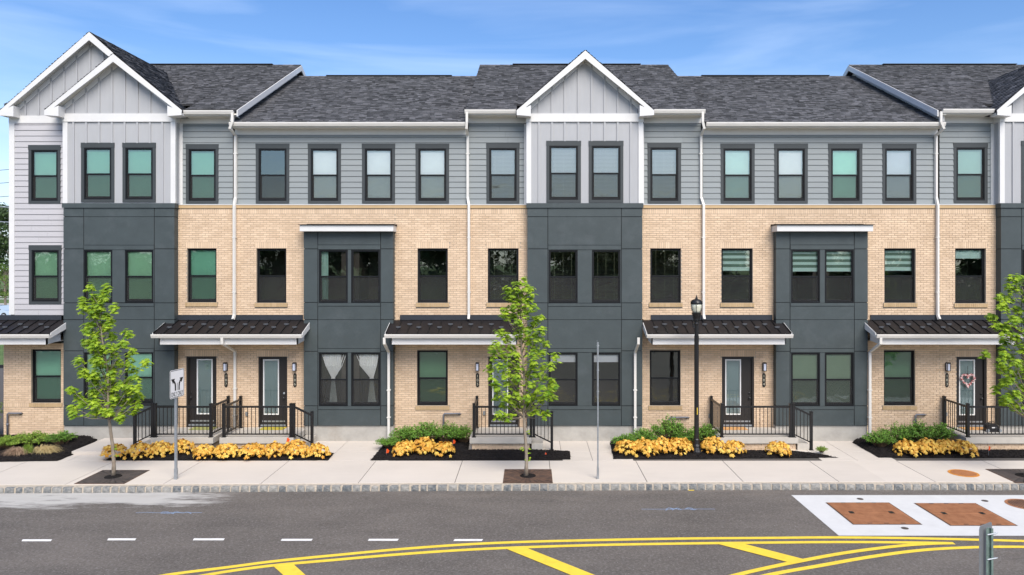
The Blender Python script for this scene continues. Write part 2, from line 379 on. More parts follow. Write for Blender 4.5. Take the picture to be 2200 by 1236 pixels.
# ------------------------------------------------------------------ ground, road, pavement
gm = MB()
gm.box(-700, 700, -400, 900, -.6, -.30)
gm.build('ground', M['grass'], kind='structure')
rd = MB()
rd.quad((-160, -2, -.14), (160, -2, -.14), (160, 19.0, -.14), (-160, 19.0, -.14)); rd.quad((-160,-2,-.14),(-160,-2,-.4),(160,-2,-.4),(160,-2,-.14))
rd.build('road', M['asphalt'], kind='structure')
KP = [(-60, 18.30), (-17, 18.34), (-13, 18.38), (-9, 18.45), (-5, 18.52), (-1.6, 18.57), (5.8, 18.65), (12.5, 18.63), (18, 18.58), (60, 18.5)]
def KY(x):
    for (a, ya), (b, yb) in zip(KP, KP[1:]):
        if a <= x <= b: return ya + (yb-ya) * (x-a)/(b-a)
    return KP[0][1] if x < 0 else KP[-1][1]
# kerb of granite blocks
kb = MB()
xs = [-60 + i for i in range(0, 121)]
for a, b in zip(xs, xs[1:]):
    ya, yb = KY(a), KY(b)
    kb.quad((a, ya+.018, -.16), (b, yb+.018, -.16), (b, yb+.03, -.012), (a, ya+.03, -.012))
    kb.quad((a, ya+.03, -.012), (b, yb+.03, -.012), (b, yb+.26, -.008), (a, ya+.26, -.008))
kerb = kb.build('kerb', M['kerb_mortar'], kind='structure')
blk = []
for s in range(5):
    b = MB(); q = random.Random(s); j = lambda a: q.uniform(-a, a)
    v = [(0+j(.04),-1+j(.05),0),(1+j(.04),-1+j(.05),0),(1,0,0),(0,0,0),(0.04+j(.04),-.86+j(.06),.97+j(.03)),(.96+j(.04),-.86+j(.06),.97+j(.03)),(1,0,1),(0,0,1)]
    m_ = (.5+j(.1), -1.12+j(.1), .5+j(.15)); b.v = v + [m_, (.5, -.45, 1.04)]
    b.f = [(0,1,8),(1,5,8),(5,4,8),(4,0,8),(4,5,9),(5,6,9),(6,7,9),(7,4,9),(1,2,6,5),(3,0,4,7)]; b.m = [0]*10
    blk.append(b.mesh('kerb_stone', M['granite']))
x = -14.9
while x < 15.6:
    wd = R.uniform(.155, .235); y = KY(x + wd/2)
    link('kerb_stone', R.choice(blk), kerb, (x, y+.10, -.15), (0, R.uniform(-.03,.03), math.atan2(KY(x+1)-KY(x), 1)), (wd, .10 + R.uniform(-.008,.008), .145 + R.uniform(-.008,.006)))
    x += wd + R.uniform(.022, .045)
# pavement slabs
pv = MB(); pv.quad((-160, 18.72, -.012), (160, 18.72, -.012), (160, 40, -.012), (-160, 40, -.012))
pav = pv.build('pavement', M['kerb_gap'], kind='structure')
def slab(x0, x1, y0, y1, g=.006):
    b = MB(); n = max(1, int((x1-x0)/1.2)); xx = [x0+g + (x1-x0-2*g)*i/n for i in range(n+1)]
    f = (lambda t: max(KY(t)+.245, 0)) if y0 is None else (lambda t: y0+g)
    e = .008
    for p, q in zip(xx, xx[1:]):
        b.quad((p, f(p)+e, 0), (q, f(q)+e, 0), (q, y1-g, 0), (p, y1-g, 0))
        b.quad((p, f(p), -.03), (q, f(q), -.03), (q, f(q)+e, 0), (p, f(p)+e, 0))
    b.quad((x0+g, f(x0+g), -.03), (x0+g, f(x0+g)+e, 0), (x0+g, y1-g, 0), (x0+g, y1-g, -.03)); b.quad((x1-g, f(x1-g), -.03), (x1-g, y1-g, -.03), (x1-g, y1-g, 0), (x1-g, f(x1-g)+e, 0))
    b.build('slab', M['concrete'], pav)
SW = 20.94
for i in range(-7, 9):
    x0 = -4.35 + 2.435*i; slab(x0, x0+2.435, None, SW, .006 if i % 2 else .011)
slab(-60, -4.35-7*2.435, None, SW); slab(-4.35+9*2.435, 60, None, SW)
for a, b in ((-14.9,-13.0),(-13.0,-11.6),(-7.0,-5.72),(-5.72,-4.0),(.9,1.75),(1.75,2.9),(8.2,9.2),(9.2,10.3)):
    slab(a, b, SW, 21.95); slab(a, b, 21.95, 23.35)
slab(-11.6, -7.0, 21.95, 23.5); slab(-4.0, .9, 21.95, 23.5); slab(2.9, 8.2, 21.95, 23.5); slab(10.3, 20, 21.95, 23.5)

# ------------------------------------------------------------------ road markings
RZ = -.14
def offset_strip(pts, wpx_or_m, z=RZ+.004, mb=None, m=0):
    mb = mb or MB(); g = [G(a, b, z) for a, b in pts]
    # densify with Catmull-Rom
    d = []
    for i in range(len(g)-1):
        p0 = g[max(i-1,0)]; p1 = g[i]; p2 = g[i+1]; p3 = g[min(i+2,len(g)-1)]
        for k in range(6):
            t = k/6; d.append(.5*((2*p1)+(p2-p0)*t+(2*p0-5*p1+4*p2-p3)*t*t+(3*p1-p0-3*p2+p3)*t**3))
    d.append(g[-1]); e = []
    for i in range(len(d)):
        t = (d[min(i+1,len(d)-1)] - d[max(i-1,0)]).normalized(); n = Vector((-t.y, t.x, 0))
        e.append((d[i]+n*wpx_or_m/2, d[i]-n*wpx_or_m/2))
    for a, b in zip(e, e[1:]): mb.quad(a[1], b[1], b[0], a[0], m=m)
    return mb
def back(p, q):   # continue a line past the frame
    return (p[0]+(p[0]-q[0]), p[1]+(p[1]-q[1]))
def mark(name, mb, m): return mb.build(name, M[m], kind='structure')
YL = .125
l1 = [(250,1258),(355,1236),(491,1218.7),(589,1206),(720,1193),(860,1180),(1000,1170),(1125,1164.5),(1291,1160.4),(1465,1157.3),(1640,1156),(1802,1154.8),(1982,1157),(2200,1162.5),(2420,1170)]
l2 = [(330,1260),(440,1236),(573,1216.5),(720,1203),(860,1191),(1000,1181.5),(1125,1176),(1291,1171),(1465,1168),(1640,1166),(1818,1164.8),(1982,1166),(2050,1167.3)]
l3 = [(1500,1258),(1600,1231),(1709,1207.5),(1818,1187.5),(1927,1173.5),(2000,1168.3),(2040,1167.3)]
l4 = [(1560,1262),(1649,1236),(1764,1215),(1873,1196),(1982,1182),(2091,1176),(2200,1175),(2420,1178)]
mark('yellow_line', offset_strip(l1, YL), 'yellow'); mark('yellow_line', offset_strip(l2, YL), 'yellow')
mark('yellow_line', offset_strip(l3, YL, RZ+.008), 'yellow'); mark('yellow_line', offset_strip(l4, YL), 'yellow')
def gpoly(pts, z): 
    b = MB(); b.quad(*[G(px, py, z) for px, py in pts]); return b
for q in ([(1086,1178.5),(1131,1177),(1279,1236),(1340,1262),(1288,1262),(1228,1236)], [(1543,1169),(1597,1168),(1733,1203),(1705,1211)], [(586,1215.5),(629,1211),(657,1236),(690,1262),(645,1262),(609,1236)]):
    mark('yellow_hatch_bar', gpoly(q[::-1], RZ+.012), 'yellow')
for a, b, yy in ((47,112,1161),(231,293,1159),(415,483,1159),(604,672,1160),(791,857,1160),(975,1038,1160.5)):
    mark('lane_dash', gpoly([(a+2, yy-2.1),(a-1,yy+2.1),(b-3,yy+2.1),(b,yy-2.1)], RZ+.004), 'paint_white')
for i in range(1, 6):
    a = 47 - 186*i; mark('lane_dash', gpoly([(a+2,1159),(a-1,1163),(a+62,1163),(a+65,1159)], RZ+.004), 'paint_white')
# faint survey marks
def scribble(x0, x1, yy, c, s):
    b = MB(); q = random.Random(s)
    for k in range(3):
        pts = [(x0 + (x1-x0)*i/14, yy + q.uniform(-.35,.35)) for i in range(15)]
        if k == 0: offset_strip(pts, .02, RZ+.003, b)
    for k in range(9):
        a = c + q.uniform(-28, 28); offset_strip([(a, yy+q.uniform(-1,3)), (a+q.uniform(4,10), yy+q.uniform(-3,2)), (a+q.uniform(12,18), yy+q.uniform(-2,3))], .018, RZ+.003+.0004*k, b)
    b.build('survey_mark', M['blue_paint'], kind='structure')
scribble(292, 434, 1101.5, 370, 2); scribble(1378, 1536, 1094, 1455, 5)

# concrete pad with access covers
pb = MB(); z = RZ+.006
pb.quad(G(1802,1151,z), (26, G(1802,1151,z).y-.05, z), (26, 18.24, z), G(1700,1064,z)); pb.build('concrete_pad', M['pad'], kind='structure')
def cover_square(px_fl, px_fr, px_br, px_bl, label):
    c = [G(px, py, RZ) for px, py in (px_fl, px_fr, px_br, px_bl)]
    x0 = (c[0].x+c[3].x)/2; x1 = (c[1].x+c[2].x)/2; y0 = (c[0].y+c[1].y)/2; y1 = (c[2].y+c[3].y)/2
    t = thing('access_hatch', label, 'hatch', 'rusty steel hatches in the concrete pad', (0,0,0))
    z = RZ+.010; ym = (y0+y1)/2
    MB().box(x0-.03, x1+.03, y0-.03, y1+.03, z, z+.002).build('hatch_frame', M['rust_dark'], t)
    for a, b in ((y0, ym-.006), (ym+.006, y1)):
        p = MB(); p.box(x0, x1, a, b, z+.001, z+.008)
        d = p.build('hatch_leaf', M['rust'], t)
        rr = MB(); n = 26
        for i in range(n):       # raised tread
            xx = x0 + .03 + (x1-x0-.06)*i/n; sh = .03
            rr.box(xx, xx+.018, a+.03, b-.03, z+.008, z+.012)
        rr.build('tread_pattern', M['rust'], d, kind='stuff')
    for xx in (x0+.22, x1-.32):
        MB().box(xx, xx+.10, ym-.06, ym+.09, z+.012, z+.014).build('lifting_slot', M['sign_black'], t)
    for xx in (.25,.5,.75):
        for yy in (y0+.01, y1-.05): MB().box(x0+(x1-x0)*xx-.05, x0+(x1-x0)*xx+.05, yy, yy+.03, z+.012, z+.016).build('hinge', M['rust_dark'], t)
cover_square((1834.5,1127.3),(1978,1127.3),(1908,1081.7),(1777,1081.7), 'rusty square steel hatch nearer the left corner of the white concrete pad')
cover_square((2042,1127.5),(2185,1132),(2098,1084),(1963,1082), 'rusty square steel hatch between the other square hatch and the round cover')
def cover_round(px, py, z, r, m, label, m2):
    c = G(px, py, z); t = thing('manhole_cover', label, 'manhole cover', None, (c.x, c.y, z))
    MB().lathe([(r,0),(r,.004),(r-.03,.007),(r-.04,.004)], (0,0,0), 32).build('cover_plate', M[m], t)
    rr = MB()
    for i in range(-5, 6):
        l = math.sqrt(max(0, (r-.07)**2-(i*r/6.5)**2))
        if l > .05: rr.box(-l, l, i*r/6.5-.012, i*r/6.5+.012, .004, .009)
    for i in range(-5, 6):
        l = math.sqrt(max(0, (r-.07)**2-(i*r/6.5)**2))
        if l > .05: rr.box(i*r/6.5-.010, i*r/6.5+.010, -l, l, .004, .0085)
    rr.build('raised_grid', M[m2], t)
cover_round(2070, 1017, .002, .37, 'rust_orange', 'round orange rusted cover set in the pale pavement', 'rust')
cover_round(2203, 1084, RZ+.008, .42, 'rust', 'round rusty brown cover in the white concrete pad at the right edge', 'rust_dark')
for px, py in ((1848,1073),(1944,1136),(2116,1077)):
    c = G(px, py, RZ); t = MB(); t.lathe([(.075,0),(.075,.004),(.05,.006)], (0,0,0), 14)
    t.build('valve_cap', [M['grate']], None, (c.x, c.y, RZ+.008), label={1848:'small grey valve cap behind the left square hatch on the pad',1944:'small grey valve cap in front of the square hatches',2116:'small grey valve cap behind the right square hatch'}[px], cat='valve cap')

# ------------------------------------------------------------------ walls of brick, boards and panels
COURSE, BL = .0677, .2032
def brick_wall(house, rects, holes, solds, cam_c, cap=300):
    """rects/holes in X,Z at plane YB; solds = soldier or sill courses (x0,x1,z0,z1,proud,material)"""
    b = MB(); hh = holes
    for r in rects:
        for (x0,x1,z0,z1) in fill(r, hh): b.box(x0, x1, YB+.006, YB+.09, z0, z1)
    wall = b.build('brick_wall', M['mortar'], house)
    lst = []
    ex = hh + [(s[0]-.001, s[1]+.001, s[2], s[3]) for s in solds]
    for (X0,X1,Z0,Z1) in rects:
        r0 = int(math.floor(Z0/COURSE)); r1 = int(math.ceil(Z1/COURSE))
        for r in range(r0, r1):
            za = max(r*COURSE+.005, Z0); zb = min((r+1)*COURSE-.005, Z1)
            if zb-za < .02: continue
            off = (r % 2)*(BL/2); k = math.floor((X0-off)/BL)
            while k*BL+off < X1:
                xa = max(k*BL+off+.005, X0); xb = min((k+1)*BL+off-.005, X1); k += 1
                if xb-xa < .03: continue
                zm = (za+zb)/2; segs = [(xa, xb)]
                for h in ex:
                    if h[2] < zb-.012 and h[3] > za+.012:
                        ns = []
                        for p, q in segs:
                            if h[0] >= q or h[1] <= p: ns.append((p,q)); continue
                            if h[0] > p: ns.append((p, h[0]-.002))
                            if h[1] < q: ns.append((h[1]+.002, q))
                        segs = ns
                for p, q in segs:
                    if q-p > .025: lst.append((p, q, za, zb, YB+.006, .010+R.uniform(0,.004)))
    lst.sort(key=lambda t: ((t[0]+t[1])/2-cam_c[0])**2 + ((t[2]+t[3])/2-cam_c[1])**2)
    ume = U_('brick', 'brick', 'brick')
    for (p, q, za, zb, y, th) in lst[:cap]:
        link('brick', ume, wall, (p, y, za), None, (q-p, th, zb-za))
    rest = MB(); base = [tuple(v.co) for v in ume.vertices]; fs = [tuple(f.vertices) for f in ume.polygons]
    for (p, q, za, zb, y, th) in lst[cap:]:
        n = len(rest.v); rest.v += [(p+v[0]*(q-p), y+v[1]*th, za+v[2]*(zb-za)) for v in base]; rest.f += [tuple(n+i for i in f) for f in fs]; rest.m += [0]*len(fs)
    if lst[cap:]: rest.build('brickwork', M['brick'], wall, kind='stuff')
    for (x0,x1,z0,z1,pr,mm) in solds:     # bricks on end, joined per course
        s = MB(); n = max(1, round((x1-x0)/COURSE)); st = (x1-x0)/n
        for i in range(n):
            s.box(x0+i*st+.005, x0+(i+1)*st-.005, YB-pr, YB+.02, z0+.005, z1-.005)
        s.box(x0, x1, YB-pr+.008, YB+.006, z0+.002, z1-.002, m=1)
        s.build('soldier_course' if z1-z0 > .16 else 'brick_sill', [M[mm], M['mortar']], wall)

def siding(house, rect, holes, m, y, joints=True):
    X0,X1,Z0,Z1 = rect; e = .1775
    b = MB()
    for (x0,x1,z0,z1) in fill(rect, holes): b.box(x0,x1,y+.001,y+.05,z0,z1)
    wall = b.build('siding_wall', M['joint'], house)  # near-black sheet; its visible strips paint the shadow line under each board
    z = Z0
    while z < Z1-.02:
        zt = min(z+e, Z1); segs = [(X0,X1)]; extra = []
        for h in holes:
            if h[2] < zt-.001 and h[3] > z+.001 and h[0] < X1 and h[1] > X0:
                ns = []
                for p,q in segs:
                    if h[0] >= q or h[1] <= p: ns.append((p,q)); continue
                    if h[0] > p: ns.append((p,h[0]))
                    if h[1] < q: ns.append((h[1],q))
                segs = ns
                if h[3] < zt-.012: extra.append((h[0],h[1],h[3],zt))
                if h[2] > z+.012: extra.append((h[0],h[1],z,h[2]))
        for p,q in segs:
            if q-p < .02: continue
            cuts = [p,q]
            if joints and q-p > 1.6: cuts = [p, p+(q-p)*R.uniform(.25,.75), q]
            for a,b_ in zip(cuts,cuts[1:]): piece('siding_board', m, wall, a+.001, b_-.002, z+.010, zt, y, .024, 'lap')  # gap left at the foot, so the black backing reads as the board's shadow
        for a,b_,c,d in extra: piece('siding_board', m, wall, a, b_, c, d, y, .020, 'lap')
        z = zt
    return wall

def room(win, x0,x1,z0,z1,y):
    b = MB(); d = 1.5; a, c = x0-.35, x1+.35; e, f = z0-.4, z1+.3; yy = y+.12
    b.quad((a,y+d,e),(c,y+d,e),(c,y+d,f),(a,y+d,f)); b.quad((a,yy,e),(a,y+d,e),(a,y+d,f),(a,yy,f)); b.quad((c,yy,e),(c,yy,f),(c,y+d,f),(c,y+d,e))
    b.quad((a,yy,f),(a,y+d,f),(c,y+d,f),(c,yy,f)); b.quad((a,yy,e),(c,yy,e),(c,y+d,e),(a,y+d,e))
    for (p,q,r,s) in fill((a,c,e,f),[(x0,x1,z0,z1)]): b.quad((p,yy,r),(q,yy,r),(q,yy,s),(p,yy,s))
    b.build('room_interior', M['room'], win)

def window(house, x0,x1,z0,z1, y, kind='shade_white', gl='glass', trim=None, seed=0, screen=True):
    """frame front at y"""
    b = MB(); fw = .038; d = .11; zm = z0 + (z1-z0)*.485
    def ring(a,c,e,f,w,ya,yb,wb=None):
        wb = wb or w
        b.box(a,a+w,ya,yb,e,f); b.box(c-w,c,ya,yb,e,f); b.box(a+w,c-w,ya,yb,f-w,f); b.box(a+w,c-w,ya,yb,e,e+wb)
    ring(x0,x1,z0,z1,fw,y,y+d,.05)
    ring(x0+fw,x1-fw,zm-.01,z1-fw,.028,y+.022,y+.05,.045)                # upper sash, outside
    ring(x0+fw,x1-fw,z0+.05,zm+.025,.040,y+.055,y+.09,.055)              # lower sash, inside
    win = b.build('window', M['frame'], house)
    ux0, ux1, uz0, uz1 = x0+fw+.028, x1-fw-.028, zm+.035, z1-fw-.028
    lx0, lx1, lz0, lz1 = x0+fw+.04, x1-fw-.04, z0+.105, zm-.015
    g = MB(); tl = R.uniform(-.004,.004); g.quad((ux0,y+.036,uz0),(ux1,y+.036+tl,uz0),(ux1,y+.036+tl,uz1),(ux0,y+.036,uz1)); g.build('pane', M[gl], win)
    g = MB(); g.quad((lx0,y+.072,lz0),(lx1,y+.072-tl,lz0),(lx1,y+.072-tl,lz1),(lx0,y+.072,lz1)); g.build('pane', M[gl if 'green' in gl else 'glass_low'], win)
    if screen:
        g = MB(); g.quad((x0+fw,y+.03,z0+.05),(x1-fw,y+.03,z0+.05),(x1-fw,y+.03,zm-.01),(x0+fw,y+.03,zm-.01)); g.build('insect_screen', M['screen'], win)
    if trim:      # flat surround: head, jambs, foot
        th, tj, tb, yt, mm = trim; t = MB()
        t.box(x0-tj-.006,x1+tj+.006,yt-.032,yt,z1,z1+th); t.box(x0-tj,x0,yt-.026,yt,z0-tb,z1); t.box(x1,x1+tj,yt-.026,yt,z0-tb,z1); t.box(x0,x1,yt-.026,yt,z0-tb,z0)
        t.box(x0-.0,x1+.0,yt-.01,yt+.0,z1-.004,z1)
        t.build('window_trim', M[mm], win)
    room(win, x0+.02,x1-.02,z0+.02,z1-.02,y)
    yb = y+.096; ix0, ix1, iz0, iz1 = x0+fw+.004, x1-fw-.004, z0+.07, z1-fw
    def bl(m, z_lo, z_hi=None, sag=True, name='blind'):
        q = MB(); n = 10; z_hi = z_hi or iz1
        for i in range(n):
            a, c = ix0+(ix1-ix0)*i/n, ix0+(ix1-ix0)*(i+1)/n; fa, fc = [.006*math.sin(7*t/n+seed) for t in (i,i+1)]
            q.quad((a,yb+fa,z_lo),(c,yb+fc,z_lo),(c,yb,z_hi),(a,yb,z_hi))
        q.build(name, M[m], win, smooth=True)
    if kind.startswith('shade'): bl(kind, iz0)
    elif kind.startswith('half'): bl('shade_'+kind.split('_')[1], uz1-(uz1-uz0)*.32)
    elif kind.startswith('slat'):
        q = MB(); z = iz0+.01; mm = 'slat' if kind == 'slat' else 'slat_dark'
        tilt = .017 if kind == 'slat' else .004
        while z < iz1: q.quad((ix0,yb+.012,z-tilt),(ix1,yb+.012,z-tilt),(ix1,yb-.012,z+tilt),(ix0,yb-.012,z+tilt)); z += .042
        for t in (.18,.5,.82): q.box(ix0+(ix1-ix0)*t-.003, ix0+(ix1-ix0)*t+.003, yb-.016, yb-.014, iz0, iz1)
        q.box(ix0,ix1,yb-.02,yb+.02,iz1-.04,iz1)
        q.build('blind', M[mm], win)
    elif kind == 'zebra':
        q = MB(); zz = uz0+(uz1-uz0)*.22; hgt = (iz1-zz)/7
        for i in range(7):
            q.quad((ix0,yb+.004*(i%2),zz+hgt*i),(ix1,yb+.004*(i%2),zz+hgt*i),(ix1,yb+.004*(i%2),zz+hgt*(i+1)),(ix0,yb+.004*(i%2),zz+hgt*(i+1)),m=(0 if i%2==0 or i==0 else 1))
        q.box(ix0,ix1,yb-.012,yb+.012,zz-.03,zz)
        q.build('blind', [M['shade_mint'], M['sheer']], win)
    elif kind == 'drape':
        q = MB(); n = 22
        for i in range(n):
            a, c = [ix0+(ix1-ix0)*.27*t/n for t in (i,i+1)]; fa, fc = [.03*math.sin(t*1.9) for t in (i,i+1)]
            q.quad((a,yb+.05+fa,iz0),(c,yb+.05+fc,iz0),(c,yb+.05+fc,iz1),(a,yb+.05+fa,iz1))
        q.build('curtain', M['shade_mint'], win, smooth=True)
    elif kind in ('tied','tied_right'):
        cx = ix0+(ix1-ix0)*(.46 if kind=='tied' else .70); zk = zm+.03; n = 40; q = MB()
        prof = [(iz1,ix0+.01,ix1-.02),(iz1-(iz1-zk)*.5,ix0+(cx-ix0)*.36,ix1-(ix1-cx)*.36),(zk+.02,cx-.055,cx+.055),(zk-.02,cx-.052,cx+.052),(iz0+(zk-iz0)*.4,cx-.10,cx+.10),(iz0,cx-.13,cx+.13)]
        rows = []
        for (zz,a,c) in prof: rows.append([(a+(c-a)*t/n, yb+.03+.018*math.sin(t*1.55), zz) for t in range(n+1)])
        for r1,r2 in zip(rows,rows[1:]):
            for t in range(n): q.quad(r2[t],r2[t+1],r1[t+1],r1[t])
        c_ = q.build('curtain', M['shade_white'], win, smooth=True)
        MB().box(cx-.062,cx+.062,yb+.0,yb+.06,zk-.025,zk+.02).build('tieback', M['shade_white'], win)
        q = MB(); n = 60
        for i in range(n):
            a,c = [ix0+(ix1-ix0)*t/n for t in (i,i+1)]; fa,fc = [.012*math.sin(t*1.3) for t in (i,i+1)]
            q.quad((a,yb+.16+fa,iz0),(c,yb+.16+fc,iz0),(c,yb+.16+fc,iz1),(a,yb+.16+fa,iz1))
        q.build('net_curtain', M['room'] if False else M['sheer_dim'], win)
    return win
M['sheer_dim'] = mat('net_curtain', (.09,.09,.07), .9, trans=.3)

def text_part(s, size, m, parent, loc, rot, name='lettering', sx=1.0, depth=.0015):
    cu = bpy.data.curves.new(name, 'FONT'); cu.body = s; cu.size = size; cu.align_x = 'CENTER'; cu.align_y = 'CENTER'; cu.extrude = depth
    o = bpy.data.objects.new('tmp', cu); C.objects.link(o)
    bpy.context.view_layer.update()
    me = bpy.data.meshes.new_from_object(o.evaluated_get(bpy.context.evaluated_depsgraph_get())); me.name = name
    bpy.data.objects.remove(o); me.materials.clear(); me.materials.append(M[m])
    return link(name, me, parent, loc, rot, (sx,1,1))

def door(house, x0,x1,z0,z1, num, side, plaque_px, knob, style=''):
    y = YB+.06
    b = MB(); fw = .055
    b.box(x0,x0+fw,y-.03,y+.12,z0,z1); b.box(x1-fw,x1,y-.03,y+.12,z0,z1); b.box(x0+fw,x1-fw,y-.03,y+.12,z1-fw,z1); b.box(x0,x1,y-.05,y+.12,z0-.02,z0+.03)
    a, c, e, f = x0+fw, x1-fw, z0+.03, z1-fw
    # leaf with an opening for the long light
    if side == 'l': ga, gc = c-.10-.50, c-.10
    else: ga, gc = a+.07, a+.07+.50
    ge, gf = e+.36, f-.04
    for (p,q,r,s) in fill((a,c,e,f),[(ga,gc,ge,gf)]): b.box(p,q,y+.03,y+.075,r,s)
    d = b.build('door', M['door'], house)
    t = MB(); w_ = .035
    t.box(ga,ga+w_,y+.015,y+.06,ge,gf); t.box(gc-w_,gc,y+.015,y+.06,ge,gf); t.box(ga+w_,gc-w_,y+.015,y+.06,ge,ge+w_); t.box(ga+w_,gc-w_,y+.015,y+.06,gf-w_,gf)
    t.build('glazing_frame', M['door_white'], d)
    g = MB(); g.quad((ga+w_,y+.04,ge+w_),(gc-w_,y+.04,ge+w_),(gc-w_,y+.04,gf-w_),(ga+w_,y+.04,gf-w_)); g.build('pane', M['door_glass'], d)
    g = MB(); g.quad((ga+w_,y+.062,ge+w_),(gc-w_,y+.062,ge+w_),(gc-w_,y+.062,gf-w_),(ga+w_,y+.062,gf-w_)); g.build('blind', M['frost'], d)
    MB().box(a,c,y-.02,y+.03,e+.005,e+.05).build('threshold', M['steel'], d)
    MB().box(a+.04,c-.04,y+.012,y+.03,e+.13,e+.175).build('kick_strip', M['alu'], d)
    kx = a+.07 if knob=='l' else c-.07
    MB().lathe([(.03,0),(.03,.01),(.012,.015),(.012,.04),(.032,.05),(.032,.075),(.01,.085)],(0,0,0),14).build('handle', M['black'], d, (kx,y+.03,z0+.92)).rotation_euler = (rad(90),0,0)
    MB().lathe([(.032,0),(.032,.02),(.02,.025)],(0,0,0),14).build('deadbolt', M['steel' if style=='lock' else 'black'], d, (kx,y+.03,z0+1.07)).rotation_euler = (rad(90),0,0)
    room(d, x0+.02,x1-.02,z0+.1,z1-.02,y+.02)
    # wall lantern and number plaque
    lx = PX(plaque_px, YB)
    zt = PZ(779, YB); s = MB(); s.box(-.055,.055,-.02,0,0,.24); s.box(-.05,.05,-.14,-.02,.235,.265); s.box(-.05,.05,-.14,-.02,0,.02)
    for p in (-.05,.038): s.box(p,p+.012,-.14,-.128,.02,.235)
    la = s.build('wall_lantern', M['black'], house, (lx,YB-.001,zt-.26))
    MB().box(-.038,.038,-.126,-.03,.02,.235).build('lantern_glass', M['lampglass'], la)
    pz = PZ(817, YB); q = MB(); hw, hh = .052, .22
    q.prism([(-hw,-hh+.04),(-hw*.4,-hh),(hw*.4,-hh),(hw,-hh+.04),(hw,hh-.04),(hw*.4,hh),(-hw*.4,hh),(-hw,hh-.04)],'y',-.015,0)
    pl = q.build('number_plaque', M['sign_black'], house, (lx,YB-.002,pz))
    for i, ch in enumerate(num): text_part(ch, .12, 'brass', pl, (0,-.016,.125-.125*i), (rad(90),0,0), 'digit')
    return d

# ------------------------------------------------------------------ roofs
def shingles(mb, o, u, v, ul, vl, seed=0, skip=None, lift=.0):
    q = random.Random(seed); o = Vector(o); u = Vector(u).normalized(); v = Vector(v).normalized(); n = u.cross(v).normalized()
    if n.z < 0: n = -n
    r = 0; st = .12; k = 0
    while r*st < vl-.02:
        v0 = r*st; v1 = min(v0+st*1.05, vl); x = -q.uniform(0,.3)
        while x < ul:
            wd = q.choice((.10,.14,.2,.26,.16)); a = max(x,0); b = min(x+wd-.006, ul); x += wd
            if b-a < .02: continue
            th = q.uniform(.014,.034) + lift
            p = [o+u*a+v*v0, o+u*b+v*v0, o+u*b+v*v1, o+u*a+v*v1]
            i0 = len(mb.v)
            mb.v += [tuple(p[0]), tuple(p[1]), tuple(p[0]+n*th), tuple(p[1]+n*th), tuple(p[2]+n*.003), tuple(p[3]+n*.003)]
            mb.f += [(i0,i0+1,i0+3,i0+2),(i0+2,i0+3,i0+4,i0+5)]; mb.m += [0,0]
        r += 1
RIDGE = 29.5
def main_roof(house, X0, X1, ze, zr, cut=None, ye=23.12):
    """gable roof, eave at ye; cut=(xa,xb) where a front gable stands"""
    d = MB(); th = .14
    pitch = (zr-ze)/(RIDGE-ye)
    def pieces():
        if not cut: return [(X0,X1,0)]
        o = []
        if cut[0] > X0: o.append((X0,cut[0],0))
        o.append((max(cut[0],X0),min(cut[1],X1),.62))
        if cut[1] < X1: o.append((cut[1],X1,0))
        return o
    sh = MB(); vd = Vector((0,1,pitch)).normalized(); vl = math.hypot(RIDGE-ye, zr-ze)
    for a,b,off in pieces():
        ya = ye+off; za = ze+off*pitch
        d.prism([(ya,za-.01),(RIDGE,zr-.01),(RIDGE,zr-th),(ya,za-th*.35)],'x',a,b)
        shingles(sh, (a,ya,za), (1,0,0), vd, b-a, vl-off/vd.y, seed=int(a*10), )
    yb = 2*RIDGE-ye
    d.prism([(RIDGE,zr-.01),(yb,ze),(yb,ze-.08),(RIDGE,zr-th)],'x',X0,X1)
    shingles(sh, (X0,yb,ze), (1,0,0), (0,-vd.y,vd.z), X1-X0, vl, 5)
    rf = d.build('roof', M['deck'], house)
    sh.build('shingles', M['shingle'], rf, kind='stuff')
    rc = MB(); x = X0
    while x < X1-.05:
        e = min(x+.30, X1); rc.quad((x,RIDGE-.14,zr-.045),(e,RIDGE-.14,zr-.045),(e,RIDGE,zr+.03),(x,RIDGE,zr+.035)); rc.quad((x,RIDGE,zr+.035),(e,RIDGE,zr+.03),(e,RIDGE+.14,zr-.045),(x,RIDGE+.14,zr-.045)); x += .2
    rc.build('ridge_cap', M['shingle'], rf, kind='stuff')
    rv = MB(); rv.box(X0+1.3,X1-1.1,RIDGE-.12,RIDGE+.12,zr+.02,zr+.045); rv.build('ridge_vent', M['deck'], rf)
    return rf
def body(house, X0, X1, ze, zr, m='siding', depth=35.3):
    b = MB()
    y0 = YS+.03
    for xx in (X0, X1):
        zz = lambda y: zr-.16-abs(RIDGE-y)*(zr-ze)/(RIDGE-23.12)
        b.quad((xx,y0,0),(xx,depth,0),(xx,depth,zz(depth)),(xx,RIDGE,zr-.16),(xx,y0,zz(y0)))
    b.quad((X0,depth,0),(X1,depth,0),(X1,depth,zz(depth)),(X0,depth,zz(depth)))
    b.build('side_wall', M[m], house)
